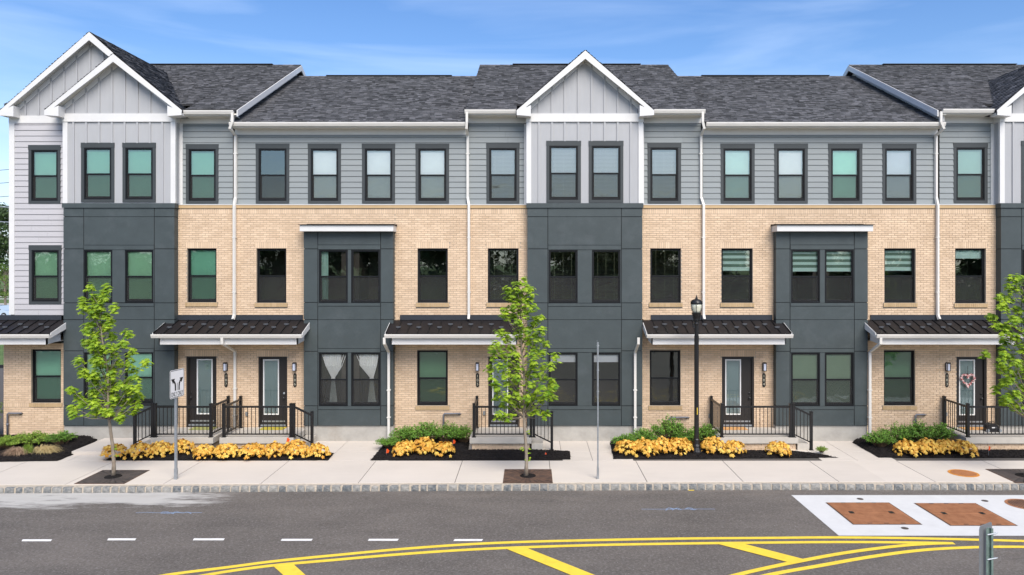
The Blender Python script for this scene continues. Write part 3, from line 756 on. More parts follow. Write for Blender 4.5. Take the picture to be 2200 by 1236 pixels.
def gutter(house, X0, X1, zt, y, soff_to, end_z=None, frieze=None, name='gutter'):
    g = MB(); h = .115
    g.prism([(y,zt),(y+.012,zt),(y+.018,zt-.02),(y+.10,zt-.02),(y+.10,zt-h),(y+.035,zt-h),(y+.012,zt-h*.55),(y,zt-.03)],'x',X0,X1)
    g.build(name, M['gutter'], house)
    s = MB(); s.box(X0+.02,X1-.02,y+.10,y+.125,zt-h-.03,zt-.02); s.build('fascia', M['white'], house)
    s = MB(); s.box(X0+.01,X1-.01,y+.125,soff_to,zt-h-.026,zt-h-.006)
    n = int((X1-X0)/.1)
    for i in range(n): s.box(X0+.02+(X1-X0-.04)*i/n, X0+.03+(X1-X0-.04)*i/n, y+.13, soff_to-.01, zt-h-.031, zt-h-.026)
    s.build('soffit', M['soffit'], house)
    if frieze: MB().box(frieze[0],frieze[1],soff_to-.035,soff_to+.0,frieze[2],zt-h-.026).build('frieze_board', M['white'], house)
def front_gable(house, Xc, hw, za, zb, yf, ywall, yback, battens, base_z, wx0, wx1, rake=.19, wall_name='gable_wall'):
    pitch = (za-zb)/hw; L_ = math.hypot(hw, za-zb); d = MB(); sh = MB()
    for s in (-1,1):
        o = (Xc+s*hw, yf, zb); v = (-s*hw, 0, za-zb)
        shingles(sh, o, (0,1,0), v, yback-yf, L_, seed=int(Xc*7+s), lift=.004)
        p = [(Xc+s*hw,zb-.01),(Xc,za-.01),(Xc,za-.09),(Xc+s*hw,zb-.09)]
        d.prism(p,'y',yf+.005,yback)
    r = d.build('gable_roof', M['deck'], house)
    sh.build('shingles', M['shingle'], r, kind='stuff')
    # white rake boards
    for s in (-1,1):
        f = MB(); dz = rake*math.hypot(1,pitch)
        f.prism([(Xc+s*(hw+.0),zb-.02),(Xc,za-.02),(Xc,za-.02-dz),(Xc+s*(hw-.0),zb-.02-dz*.55)],'y',yf-.02,yf+.02)
        f.build('rake_board', M['white'], house)
        so = MB(); dd = dz*.55+.02
        so.prism([(Xc+s*(hw-.02),zb-.03),(Xc,za-.10),(Xc,za-.12),(Xc+s*(hw-.02),zb-.09)],'y',yf+.02,ywall-.001)
        n = 26
        for i in range(n):
            t = (i+.5)/n; x = Xc+s*hw*t; zz = za-.125-(za-zb)*t+.0
            so.box(x-.006,x+.006,yf+.02,ywall-.002,zz-.012,zz+.004)
        so.build('soffit', M['soffit'], house)
        fb = MB(); fb.prism([(Xc+s*(hw-.30),zb+.30*pitch-.12),(Xc,za-.12),(Xc,za-.30),(Xc+s*(hw-.30),zb+.30*pitch-.30)],'y',ywall-.03,ywall-.004)
        fb.build('rake_frieze', M['white'], house)
        # boxed return at the eave
        bx = MB(); a, b = sorted((Xc+s*(hw+.02), Xc+s*(hw-.44)))
        inner = Xc+s*(hw-.44); outer = Xc+s*(hw+.0)
        zt_in = zb-.02+.44*pitch-dz*.9
        bx.prism([(outer,zb-.06),(inner,min(zt_in,zb+.2)),(inner,zb-.20),(outer,zb-.17)],'y',yf-.028,ywall+.02)
        bx.build('eave_return', M['white'], house)
    # gable wall with battens
    g = MB(); g.prism([(wx0,base_z),(wx1,base_z),(wx1,max(base_z+.02,za-abs(wx1-Xc)*pitch-.10)),(Xc,za-.10),(wx0,max(base_z+.02,za-abs(wx0-Xc)*pitch-.10))],'y',ywall,ywall+.04)
    g.build(wall_name, M['batten_board'], house)
    for bxx in battens:
        top = za-.18-abs(bxx-Xc)*pitch
        if top > base_z+.1: piece('batten', 'batten_board', house, bxx-.028, bxx+.028, base_z, top, ywall, .034)
def bnb_wall(house, x0,x1,z0,z1, y, holes, battens):
    b = MB()
    for (p,q,r,s) in fill((x0,x1,z0,z1), holes): b.box(p,q,y,y+.04,r,s)
    b.build('board_wall', M['batten_board'], house)
    for bx in battens:
        for (p,q,r,s) in fill((bx-.028,bx+.028,z0,z1), holes):
            if q-p > .03 and s-r > .05: piece('batten', 'batten_board', house, p,q,r,s,y,.034)

TH = (.155,.085,.09)   # trim head, jamb, foot
def bay(house, X0,X1, J0,J1, ytop_px, wins, mids, sides, zb, upper=True, cheek_to=YS+.02):
    """dark panelled bay, front plane YD. wins: list of (x0,x1,z0,z1). mids: (z0,z1,proud) for the middle column. sides: z breaks"""
    zt = PZ(ytop_px, YD); b = MB()
    holes = [(w0-.0,w1+.0,a,c) for (w0,w1,a,c) in wins]
    for (p,q,r,s) in fill((X0+.02,X1-.02,zb+.005,zt-.005), holes): b.box(p,q,YD,YD+.06,r,s)
    b.box(X0+.02,X0+.05,YD+.02,cheek_to,zb+.005,zt-.005); b.box(X1-.05,X1-.02,YD+.02,cheek_to,zb+.005,zt-.005)
    wall = b.build('bay_wall', M['joint'], house)
    g = .011
    for a,c in ((X0,J0),(J1,X1)):
        for lo,hi in zip(sides,sides[1:]):
            piece('wall_panel','dark',wall,a+(g if a!=X0 else 0),c-(g if c!=X1 else 0),lo+g,hi-g,YD,.014)
    for lo,hi,pr in mids:
        piece('wall_panel' if not pr else 'trim_board','dark',wall,J0+g,J1-g,lo+g*.6,hi-g*.6,YD,.014+(.016 if pr else 0))
    for i in range(0,len(wins),2):
        w1,w2 = wins[i],wins[i+1]
        piece('mullion_panel','dark',wall,w1[1],w2[0],w1[2],w1[3],YD,.016)
        if w1[0]-J0 > .012: piece('mullion_panel','dark',wall,J0+g,w1[0],w1[2],w1[3],YD,.014)
        if J1-w2[1] > .012: piece('mullion_panel','dark',wall,w2[1],J1-g,w2[2],w2[3],YD,.014)
    # cheeks
    for s,xx in ((0,X0),(1,X1)):
        for lo,hi in zip(sides,sides[1:]):
            bb = MB(); x0,x1 = (xx,xx+.02) if s==0 else (xx-.02,xx)
            bb.box(x0,x1,YD-.0,cheek_to,lo+g,hi-g); bb.build('cheek_panel', M['dark'], wall)
    return wall

TRIM = (.155,.085,.09,YS-.005,'trim_dark')
def w3(house, a, b, t, bt, kind, gl='glass', y=YS, holes=None, seed=0):
    """third-floor window given by the outer edges of its trim in the photo"""
    th, tj, tb = .155, .088, .088
    X0,X1,Z1,Z0 = PX(a,y),PX(b,y),PZ(t,y),PZ(bt,y)
    window(house, X0+tj,X1-tj,Z0+tb,Z1-th, y-.02, kind, gl, (th,tj,tb,y+.002,'trim_dark'), seed)
    if holes is not None: holes.append((X0+.02,X1-.02,Z0+.01,Z1-.01))
def w2(house, a, b, t, bt, kind, gl='glass', y=YB+.07, holes=None, ref=YB, seed=0):
    X0,X1,Z1,Z0 = PX(a,ref),PX(b,ref),PZ(t,ref),PZ(bt,ref)
    window(house, X0,X1,Z0,Z1, y, kind, gl, None, seed)
    if holes is not None: holes.append((X0,X1,Z0,Z1))
    return X0,X1,Z0,Z1
def reveal(house, X0,X1,Z0,Z1):   # brick-coloured jambs round an opening
    pass

ZB2 = PZ(441, YB)      # top of brickwork
ZCAN = PZ(688, YB)     # where the entrance canopies meet the brick
ZFL = PZ(677, YB)
def zz(py): return PZ(py, YB)
def brick_part(house, segs_x, wins2, ydoors, wins1, cap_c, bay_x=None, baytop=None, low=0.0, upper=True, cutlow=None, sill_band=None):
    """brick skin of a house between the given X intervals"""
    rects = []; holes = []; solds = []
    for (a,b) in segs_x: rects.append((a,b,low,ZB2))
    if bay_x: rects.append((bay_x[0],bay_x[1],baytop,ZB2))
    for (x0,x1,z0,z1) in wins2+wins1:
        holes.append((x0,x1,z0,z1))
    for (x0,x1,z0,z1) in wins2: solds.append((x0-.045,x1+.045,z1,z1+.205,.004,'brick')); solds.append((x0-.045,x1+.045,z0-.13,z0,.045,'brick_trim'))
    for (x0,x1,z0,z1) in ydoors: holes.append((x0,x1,z0,z1)); solds.append((x0-.045,x1+.045,z1,z1+.205,.004,'brick'))
    for (x0,x1,z0,z1) in wins1: solds.append((x0-.05,x1+.05,z0-.13,z0,.03,'brick_trim'))
    allx = [(a,b) for a,b in segs_x]
    if bay_x: allx = [(min(a for a,b in segs_x), max(b for a,b in segs_x))]
    for a,b in allx: solds.append((a,b,PZ(460,YB),PZ(448,YB),.004,'brick'))
    brick_wall(house, rects, holes, solds, cap_c)
    for a,b in allx:
        MB().box(a,b,YB-.035,YS-.002,PZ(448,YB)+.004,ZB2).build('brick_ledge', M['brick_trim'], house)
        MB().box(a,b,YB-.045,YS-.02,ZB2+.002,ZB2+.022).build('drip_flashing', M['white'], house)

def panels_105(kind='tall'):
    P_ = lambda y: PZ(y, YD)
    mids = [(P_(447),P_(438),1)] if False else []
    mids += [(P_(466),P_(447),0),(P_(527),P_(466),0),(P_(537),P_(527),1),(P_(658.5),P_(651.5),1),(P_(687),P_(658.5),0),(P_(749),P_(687),0),(P_(757.5),P_(749),1),(P_(880),P_(872),1),(P_(915),P_(880),0)]
    sides = [P_(y) for y in (915,872,754,687,651,535,466,447)]
    return mids, sides

# unit boundaries
XA, XB_, XC, XD_, XE, XF = -16.49, PX(503,YS), PX(1005,YS), PX(1508,YS), PX(2016,YS), 20.3
ZE_HI, ZR_HI, ZE_LO, ZR_LO = 10.33, 13.42, 9.95, 12.97
GRP = 'townhouses of the row'

def tall_bay(house, fx, W3, gl, kinds2, kinds1, kinds3, Xc, bat, za, battens_g):
    """fx: px of front left/right edges, joint px; builds dark bay, pale board upper storey and gable"""
    X0,X1 = PX(fx[0],YD),PX(fx[1],YD); J0,J1 = PX(fx[2],YD),PX(fx[3],YD)
    mids, sides = panels_105(); wins = []
    for (a,b,t,bt),k in list(zip(fx[4],kinds2))+list(zip(fx[5],kinds1)):
        X_,X2,Z0,Z1 = PX(a,YD),PX(b,YD),PZ(bt,YD),PZ(t,YD); window(house,X_,X2,Z0,Z1,YD-.012,k,gl,None,R.random()*6); wins.append((X_,X2,Z0,Z1))
    bay(house,X0,X1,J0,J1,438,wins,mids,sides,PZ(915,YD))
    MB().box(X0-.03,X1+.03,YD-.05,YS,PZ(447,YD),PZ(437,YD)).build('cap_board', M['dark'], house)
    MB().box(X0+.0,X1-.0,YD+.03,YS+.1,0,PZ(915,YD)-.004).build('foundation', M['foundation'], house)
    # pale board-and-batten storey
    z0,z1 = PZ(437,YD)+.002,PZ(262,YD); holes = []; yw = YD+.02
    for (a,b,t,bt),k in zip(W3,kinds3): w3(house,a,b,t,bt,k,gl,yw,holes,R.random()*6)
    bnb_wall(house,X0+.02,X1-.02,z0,z1,yw,holes,[PX(q,yw) for q in bat])
    for a,b in ((X0-.03,X0+.12),(X1-.12,X1+.03)): MB().box(a,b,yw-.03,yw+.02,z0,z1).build('corner_board', M['white'], house)
    for s,xx in ((0,X0),(1,X1)):
        c = MB(); a,b = (xx+.0,xx+.03) if s==0 else (xx-.03,xx); c.box(a,b,yw+.02,YS+.02,z0,z1+.2); c.build('cheek_wall', M['batten_board'], house)
        a,b = (xx-.10,xx) if s==0 else (xx,xx+.10); MB().box(a,b,YS-.03,YS+.02,ZB2+.024,z1).build('inner_corner_board', M['white'], house)
        a,b = (xx-.02,xx+.05) if s==0 else (xx-.05,xx+.02); MB().box(a,b,yw-.028,yw+.08,z0,z1).build('corner_board', M['white'], house)
    MB().box(X0-.04,X1+.04,yw-.05,YS+.02,z1,PZ(244.5,YD)).build('band_board', M['white'], house)
    zb = 5.47+(572-236)*22.95/F
    front_gable(house, Xc, 2.115, za, zb, 22.95, yw, 28.0, battens_g, PZ(244.5,YD)+.002, Xc-1.66, Xc+1.66)

# ------------------------------------------------------------------ end house 107
h = h107 = thing('townhouse', 'end townhouse numbered 107, pale grey siding on its left, two stacked front gables', 'house', GRP, (0,0,0))
zb2 = (537,650)
tall_bay(h, (137,375,180.5,332,[(181,242,537,650),(269,330,537,650)],[(181,242,756,865),(269,330,756,865)]),
    [(175,246,307,435),(264,335,307,435)],'glass_green',['shade_tan','shade_tan'],['shade_tan','shade_mint'],['shade_green','shade_green'],
    PX(243.5,22.95),[158.5,186,213.6,241.3,268.5,295.7,322.8,349.5],12.03,[PX(q,YD+.02) for q in (158.5,186,213.6,241.3,268.5,295.7,322.8)])
# large gable at the corner
Xc = PX(192,23.3); front_gable(h, Xc, 2.80, 12.81, 10.35, 23.3, YS, 29.3, [PX(q,YS) for q in (55.7,84,111,138.5,165.7,194,222)], PZ(249,YS), XA+.12, Xc+2.3)
MB().box(XA-.03,PX(137,YS),YS-.03,YS+.05,PZ(265,YS),PZ(249,YS)).build('band_board', M['white'], h)
hl = []
w3(h,62,131,312,438,'shade_green','glass_green',YS,hl,1.); w3(h,63,133,527,654,'shade_tan','glass_green',YS,hl,2.)
siding(h,(XA+.15,PX(137,YS)+.1,PZ(678,YS),PZ(265,YS)),hl,'siding_light',YS)
MB().box(XA-.02,XA+.15,YS-.03,YS+.06,PZ(676,YS),PZ(265,YS)).build('corner_board', M['white'], h)
hr = []
w3(h,400,470,310,438,'shade_green','glass_green',YS,hr,3.)
siding(h,(PX(382,YS),XB_-.03,ZB2+.024,PZ(266,YS)),hr,'siding',YS)
# brick, middle
w2l = [w2(h,402,465,534,650,'shade_green','glass_green')]
dr = (PX(400,YB),PX(465,YB),PZ(918,YB),PZ(766,YB)); door(h,*dr,'107','l',486,'l')
brick_part(h,[(PX(381,YB),PX(503,YB))],w2l,[dr],[],(-10,2.5))
wl = [w2(h,67,131,751,866,'shade_green','glass_green')]
xbL = PX(8,YB)
brick_wall(h,[(xbL,PX(139,YB),.0,PZ(738,YB))],[wl[0]],[(wl[0][0]-.05,wl[0][1]+.05,wl[0][2]-.13,wl[0][2],.03,'brick_trim'),(xbL,wl[0][0]-.06,wl[0][2]-.13,wl[0][2],.012,'brick')],(-15,2),)
MB().box(xbL,xbL+.1,YB+.02,35,0,3.3).build('side_brick', M['brick'], h)
body(h,XA,XB_,ZE_HI,ZR_HI,'siding_light'); main_roof(h,XA-.3,XB_+.30,ZE_HI,ZR_HI,(XA-.3,PX(243.5,22.95)+2.15))
gutter(h,PX(388,23.0),PX(500,23.0),PZ(237,23.02),23.02,YS,frieze=(PX(389,YS),XB_-.02,PZ(266,YS)))
# raking boards on the right-hand gable end, over the lower roof next door
def rake_side(house, X, s):
    p = (ZR_HI-ZE_HI)/(RIDGE-23.12)
    q = MB(); q.prism([(23.04,ZE_HI-.02-.04*p),(RIDGE,ZR_HI-.005),(RIDGE+1.2,ZR_HI-1.2*p),(RIDGE+1.2,ZR_HI-1.2*p-.2),(RIDGE,ZR_HI-.21),(23.04,ZE_HI-.23)],'x',X,X+s*.035); q.build('rake_board', M['white'], house)
    wall = X-s*.27
    q = MB(); q.prism([(23.2,ZE_HI-.16),(RIDGE,ZR_HI-.16),(RIDGE+1.2,ZR_HI-1.2*p-.16),(RIDGE+1.2,ZR_HI-1.2*p-.5),(RIDGE,ZR_HI-.52),(23.2,ZE_HI-.50)],'x',wall,wall+s*.03); q.build('rake_frieze', M['white'], house)
    q = MB(); q.prism([(23.1,ZE_HI-.15),(RIDGE,ZR_HI-.15),(RIDGE,ZR_HI-.17),(23.1,ZE_HI-.17)],'x',min(wall,X),max(wall,X)); q.build('soffit', M['soffit'], house)
rake_side(h, XB_+.30, 1)
# vent pipe bends
def vent_pipe(house, xa, xb, ya, yb, y=YB-.08):
    m = MB(); m.tube([(PX(xb,YB),YB+.02,PZ(ya,YB)),(PX(xb,y),y,PZ(ya,y)),(PX(xa,y)+.03,y,PZ(ya,y)),(PX(xa,y),y,PZ(ya,y)-.03),(PX(xa,y),y,PZ(yb,y))],.028,8)
    m.lathe([(.06,0),(.06,.012)],(PX(xb,YB),YB-.006,PZ(ya,YB)),12)
    m.tube([(PX(xa,y),y,PZ(ya+22,y)),(PX(xa,y),y,PZ(ya+26,y))],.04,8)
    m.build('vent_pipe', M['pipe'], house, smooth=True)
vent_pipe(h,16,46,888,936)
def outlet(house, px, py, y=YB):
    MB().box(PX(px,y)-.04,PX(px,y)+.04,y-.05,y,PZ(py,y)-.06,PZ(py,y)+.06).build('outlet_box', M['alu'], house)

# ------------------------------------------------------------------ low house builder (106 and 104)
def low_house(label, num, XL, XR, bx, joints, W3x, k3, w2a, w2b, kb2, kb1, dk, door_px, plq, knob, side, style, w1=None, gl='glass', gl_bay='glass'):
    """bx: px of bay front edges; joints px"""
    h = thing('townhouse', label, 'house', GRP, (0,0,0))
    hol = []
    for (a,b),k in zip(W3x,k3): w3(h,a,b,309,438,k[0],k[1],YS,hol,R.random()*6)
    siding(h,(XL+.03,XR-.03,ZB2+.024,PZ(290,YS)),hol,'siding',YS)
    a2 = w2(h,*w2a[:2],534,651,w2a[2],w2a[3]); b2 = w2(h,*w2b[:2],534,651,w2b[2],w2b[3])
    X0,X1 = PX(bx[0],YD),PX(bx[1],YD); J0,J1 = PX(joints[0],YD),PX(joints[1],YD)
    P_ = lambda y: PZ(y, YD); wins = []
    for i,(t,bt,ks) in enumerate(((536.5,651,kb2),(757.5,872.5,kb1))):
        for (a,b),k in zip(((joints[0]+2,joints[0]+64.5),(joints[1]-63.5,joints[1]-1)),ks):
            X_,X2,Z0,Z1 = PX(a,YD),PX(b,YD),P_(bt),P_(t); window(h,X_,X2,Z0,Z1,YD-.012,k,gl_bay,None,R.random()*6); wins.append((X_,X2,Z0,Z1))
    mids = [(P_(526.5),P_(497),0),(P_(536.5),P_(526.5),1),(P_(658),P_(651),1),(P_(687),P_(658),0),(P_(749),P_(687),0),(P_(757.5),P_(749),1),(P_(880),P_(872.5),1),(P_(915),P_(880),0)]
    sides = [P_(y) for y in (915,872,755,687,650,535,497)]
    bay(h,X0,X1,J0,J1,497,wins,mids,sides,P_(915))
    MB().box(X0,X1,YD+.03,YS+.1,0,P_(915)-.004).build('foundation', M['foundation'], h)
    # small roof over the bay
    za, zb = PZ(484,22.98), PZ(497,22.98)
    MB().box(X0-.05,X1+.05,22.98,YB-.002,zb,za).build('bay_fascia', M['white'], h)
    q = MB(); q.prism([(22.93,za+.004),(22.93,za+.022),(YB-.002,za+.055),(YB-.002,za+.004)],'x',X0-.08,X1+.08); q.build('bay_roof', M['metal_roof'], h)
    dr = (PX(door_px[0],YB),PX(door_px[1],YB),PZ(919,YB),PZ(766.5,YB)); door(h,*dr,num,side,plq,knob,style)
    w1l = [w2(h,w1[0],w1[1],753,872,w1[2],w1[3])] if w1 else []
    xl, xr = XL/YS*YB, XR/YS*YB
    xl, xr = XL, XR
    brick_part(h,[(xl,X0+.01),(X1-.01,xr)],[a2,b2],[dr],w1l,(0 if xl>-5 else (X0+X1)/2-1,2.6),(X0+.01,X1-.01),za+.065)
    body(h,XL,XR,ZE_LO,ZR_LO); main_roof(h,XL+.02,XR-.02,ZE_LO,ZR_LO,None,23.2)
    gutter(h,XL+.03,XR-.03,PZ(262.5,23.1),23.1,YS,frieze=(XL+.04,XR-.04,PZ(290,YS)))
    return h
h106 = low_house('townhouse numbered 106 with four top windows in a row, left of the tall central gable', '106', XB_, XC, (653,845), (683,818),
    [(550,622),(662,733),(778,849),(893,965)], [('dark','glass_green'),('shade_white','glass'),('shade_white','glass'),('shade_white','glass')],
    (551,615,'dark','glass'), (897,962,'dark','glass_green'), ['drape','dark'], ['tied','tied_right'], None, (555,617), 634, 'r','r','lock', (896,962,'shade_dim','glass_green'))
outlet(h106,531,889)
vent_pipe(h106,953,988,889,925)
# ------------------------------------------------------------------ 105 with the central gable
h = h105 = thing('townhouse', 'townhouse numbered 105, centre of the row, white-edged gable over a tall charcoal bay', 'house', GRP, (0,0,0))
XG = PX(1257.5,22.95)
tall_bay(h, (1133,1380,1177,1335,[(1178.5,1241,537,651),(1271.5,1333,537,651)],[(1178.5,1241,758,872),(1271.5,1333,758,872)]),
    [(1174,1248,303,436),(1265,1339,303,436)],'glass',['slat_dark','slat_dark'],['half_grey','half_grey'],['slat','slat'],
    XG,[1158,1186,1213.5,1242.5,1271,1299,1327,1355],12.13,[PX(q,YD+.02) for q in (1158,1186,1213.5,1242.5,1271,1299,1327,1355)])
hol = []; w3(h,1045,1116,308,438,'slat','glass',YS,hol); siding(h,(XC+.03,PX(1128,YS),ZB2+.024,PZ(265,YS)),hol,'siding',YS)
hol = []; w3(h,1391,1463,307,438,'slat','glass',YS,hol); siding(h,(PX(1383,YS),XD_-.03,ZB2+.024,PZ(265,YS)),hol,'siding',YS)
a2 = w2(h,1048,1114,534,651,'slat_dark','glass'); b2 = w2(h,1397,1463,534,651,'slat_dark','glass')
dr = (PX(1049,YB),PX(1115,YB),PZ(919,YB),PZ(766.5,YB)); door(h,*dr,'105','r',1026,'r')
c1 = w2(h,1396,1462,753,872,'dark','glass')
X0b,X1b = PX(1133,YD)+.01,PX(1380,YD)-.01
brick_part(h,[(XC,X0b)],[a2],[dr],[],(0,2.6)); brick_part(h,[(X1b,XD_)],[b2],[],[c1],(3,2.6))
body(h,XC,XD_,ZE_HI,ZR_HI); main_roof(h,XC-.02,XD_+.02,ZE_HI,ZR_HI,(XG-2.115,XG+2.115))
gutter(h,PX(998,23.02),XG-2.13,PZ(235.5,23.02),23.02,YS,frieze=(XC+.01,PX(1130,YS),PZ(265,YS)))
gutter(h,XG+2.13,PX(1516,23.02),PZ(235,23.02),23.02,YS,frieze=(PX(1383,YS),XD_-.01,PZ(265,YS)))
vent_pipe(h,1438,1478,897,930); outlet(h,1525,893); outlet(h,1041,887)
# ------------------------------------------------------------------ 104
h104 = low_house('townhouse numbered 104 with four top windows in a row, right of the street lamp', '104', XD_, XE, (1667,1864), (1697,1835),
    [(1548,1621),(1663,1735),(1779,1852),(1895,1968)], [('shade_mint','glass'),('shade_white','glass'),('shade_mint','glass_green'),('shade_grey','glass')],
    (1550,1617,'zebra','glass'), (1900,1967,'zebra','glass'), ['zebra','zebra'], ['shade_dim','shade_dim'], None, (1551,1620), 1641, 'r','r','', (1899,1966,'shade_dim','glass_green'), gl_bay='glass')
vent_pipe(h104,1967,1986,891,925); outlet(h104,2031,890)
# ------------------------------------------------------------------ 103
h = h103 = thing('townhouse', 'townhouse numbered 103 at the right edge with a heart wreath on its door', 'house', GRP, (0,0,0))
tall_bay(h, (2150,2396,2194,2352,[(2195,2258,537,651),(2288,2350,537,651)],[(2195,2258,758,872),(2288,2350,758,872)]),
    [(2194,2266,303,436),(2282,2356,303,436)],'glass',['dark','dark'],['dark','dark'],['slat','slat'],
    16.48,[2176,2203,2231,2260,2288,2317,2345,2373],12.12,[PX(q,YD+.02) for q in (2176,2203,2231,2260,2288,2317,2345,2373)])
hol = []; w3(h,2048,2121,307,437,'shade_green','glass',YS,hol); siding(h,(XE+.03,PX(2142,YS),ZB2+.024,PZ(265,YS)),hol,'siding',YS)
siding(h,(PX(2396,YD)+.1,XF,ZB2+.024,PZ(265,YS)),[],'siding',YS)
a2 = w2(h,2052,2118,534,652,'half_mint','glass')
dr = (PX(2055,YB),PX(2120,YB),PZ(920,YB),PZ(767,YB)); d103 = door(h,*dr,'103','r',2034,'r')
brick_part(h,[(XE,PX(2150,YD)+.01)],[a2],[dr],[],(13,2.4)); brick_part(h,[(PX(2396,YD)-.01,XF)],[],[],[],(18,2.4))
body(h,XE,XF,ZE_HI,ZR_HI); main_roof(h,XE-.30,XF,ZE_HI,ZR_HI,(16.48-2.115,16.48+2.115))
gutter(h,PX(2027,23.02),16.48-2.13,PZ(234,23.02),23.02,YS,frieze=(XE+.02,PX(2142,YS),PZ(265,YS)))
gutter(h,16.48+2.13,XF,PZ(234,23.02),23.02,YS,frieze=(PX(2400,YS),XF,PZ(265,YS)))
rake_side(h, XE-.30, -1)

# ------------------------------------------------------------------ downspouts
def spout(house, pts, name='downspout'):
    m = MB(); m.tube([Vector(p) for p in pts], .052, 4)
    o = m.build(name, M['gutter'], house)
    st = MB()
    vert = [ (pts[i],pts[i+1]) for i in range(len(pts)-1) if abs(pts[i][2]-pts[i+1][2]) > 1.2]
    for a,b in vert:
        zc = (a[2]*.7+b[2]*.3); st.box(a[0]-.055,a[0]+.055,a[1]-.042,a[1]+.06,zc,zc+.03)
        if abs(a[2]-b[2]) > 2: zc = (a[2]*.2+b[2]*.8); st.box(b[0]-.055,b[0]+.055,b[1]-.042,b[1]+.06,zc,zc+.03)
    if st.v: st.build('strap', M['gutter'], o)
def wall_spout(house, px_top, px, px2, hi):
    ys = YS-.07; yb = YB-.09; xt = PX(px_top,23.05)
    xs_, xb = PX(px,ys), PX(px2,yb)
    if hi: pts = [(xt,23.07,PZ(240,23.07)),(xt,23.07,PZ(262,23.07)),(xs_-.0,23.09,PZ(275,23.07)),(xs_,ys,PZ(292,ys))]
    else: pts = [(xs_,23.12,PZ(272,23.07)),(xs_,23.14,PZ(277,23.07)),(xs_,ys,PZ(294,ys))]
    pts += [(xs_,ys,PZ(424,ys)),(xb,yb,PZ(441,yb)),(xb,yb,PZ(676,yb)),(xb-.0,yb-.10,PZ(686,yb))]
    spout(house, pts)
wall_spout(h107, 499, 506, 503.5, True); wall_spout(h105, 1003, 1005, 1007.5, True)
wall_spout(h105, 1510, 1506, 1511.5, True); wall_spout(h103, 2022, 2011, 2014.5, True)

# ------------------------------------------------------------------ entrance canopies (span two houses)
def canopy(label, X0, X1, notchL=True, notchR=True, spout_x=None, left_end=True):
    t = thing('entrance_canopy', label, 'canopy', 'black metal entrance canopies', (0,0,0))
    yf, yb = 22.50, YB-.004; zf, zbk = PZ(717,22.5), ZCAN; p = (zbk-zf)/(yb-yf)
    q = MB(); q.prism([(yf+.05,zf-.02),(yb,zbk-.012),(yb,zf-.04),(yf+.05,zf-.04)],'x',X0+.04,X1-.04); q.build('canopy_deck', M['deck'], t)
    n = round((X1-X0)/.315); st = (X1-X0)/n
    for i in range(n):
        a,b = X0+i*st, X0+(i+1)*st
        m = MB(); m.prism([(yf,zf-.004),(yb,zbk-.004),(yb,zbk+.004),(yf,zf+.004)],'x',a+.004,b-.004); m.build('roof_pan', M['metal_roof'], t)
    for i in range(n+1):
        a = X0+i*st; m = MB(); m.prism([(yf-.005,zf),(yb,zbk),(yb,zbk+.036),(yf-.005,zf+.036)],'x',a-.010,a+.010); s = m.build('standing_seam', M['frame'], t)
        if 0 < i < n:
            f = .36 if i%2 else .58; yy = yf+(yb-yf)*f; zc = zf+(zbk-zf)*f+.036; g = MB()
            g.box(a-.07,a+.07,yy-.012,yy+.012,zc-.005,zc+.035); g.box(a-.035,a+.035,yy-.035,yy+.035,zc-.02,zc+.012); g.box(a-.07,a-.045,yy-.03,yy+.03,zc-.005,zc+.02); g.box(a+.045,a+.07,yy-.03,yy+.03,zc-.005,zc+.02)
            g.build('snow_guard', M['guard'], t)
    h_ = .115; y = yf-.11; zt = zf-.012; g = MB()
    g.prism([(y,zt),(y+.012,zt),(y+.018,zt-.02),(y+.10,zt-.02),(y+.10,zt-h_),(y+.035,zt-h_),(y+.012,zt-h_*.55),(y,zt-.03)],'x',X0-.03,X1+.03); g.build('gutter', M['gutter'], t)
    yb2 = 22.56; zlo = PZ(740.5,yb2); zhi = PZ(728,yb2)-.0
    m = MB(); m.box(X0+.14,X1-.14,yb2,yb2+.06,zlo,zhi+.02); m.build('beam', M['white'], t)
    m = MB(); m.box(X0+.17,X1-.17,yb2+.06,yb,zlo+.03,zlo+.05)
    k = int((X1-X0-.3)/.2)
    for i in range(k): m.box(X0+.2+i*.2, X0+.21+i*.2, yb2+.06, yb-.01, zlo+.024, zlo+.03)
    m.build('soffit', M['soffit'], t)
    for s,xx in ((-1,X0),(1,X1)):
        m = MB(); x0,x1 = (xx-.03,xx-.002) if s<0 else (xx+.002,xx+.03)
        ye = YD-.02
        m.prism([(yf-.0,zf+.02),(ye,zf+(ye-yf)*p+.03),(ye,zf+(ye-yf)*p-.17),(yf-.0,zf-.13)],'x',x0,x1); m.build('rake_board', M['white'], t)
        m = MB(); xi = xx-s*.14; x0,x1 = sorted((xi, xi-s*.03))
        m.prism([(yb2,zlo),(yb2,zf-.0),(ye,zf+(ye-yf)*p-.03),(ye,zlo+.06)],'x',x0,x1); m.build('end_board', M['white'], t)
    MB().box(X0+.26,X1-.26,YB-.05,YB-.0045,ZCAN+.006,ZFL).build('wall_flashing', M['flash'], t)
    m = MB(); m.box(X0+.0,X1-.0,YD-.035,YD-.016,zf+(YD-.03-yf)*p-.002,zf+(YD-.03-yf)*p+.05); m.build('bay_flashing', M['flash'], t) if False else None
    if spout_x is not None:
        zg = zt-h_; yw = YB-.07
        if spout_x[1] == 'bay': yw = YD-.09
        s = MB(); x = spout_x[0]; zb_ = spout_x[2]
        s.tube([(x,yf-.05,zg+.01),(x,yf-.05,zg-.16),(x,yw,zg-.52),(x,yw,zb_)],.052,4); s.box(x-.058,x+.058,yw-.046,yw+.06,1.6,1.63); s.box(x-.058,x+.058,yw-.046,yw+.06,.75,.78)
        s.build('downspout', M['gutter'], t)
    return t
canopy('black standing-seam canopy over the corner window at the far left', -17.1, -14.52)
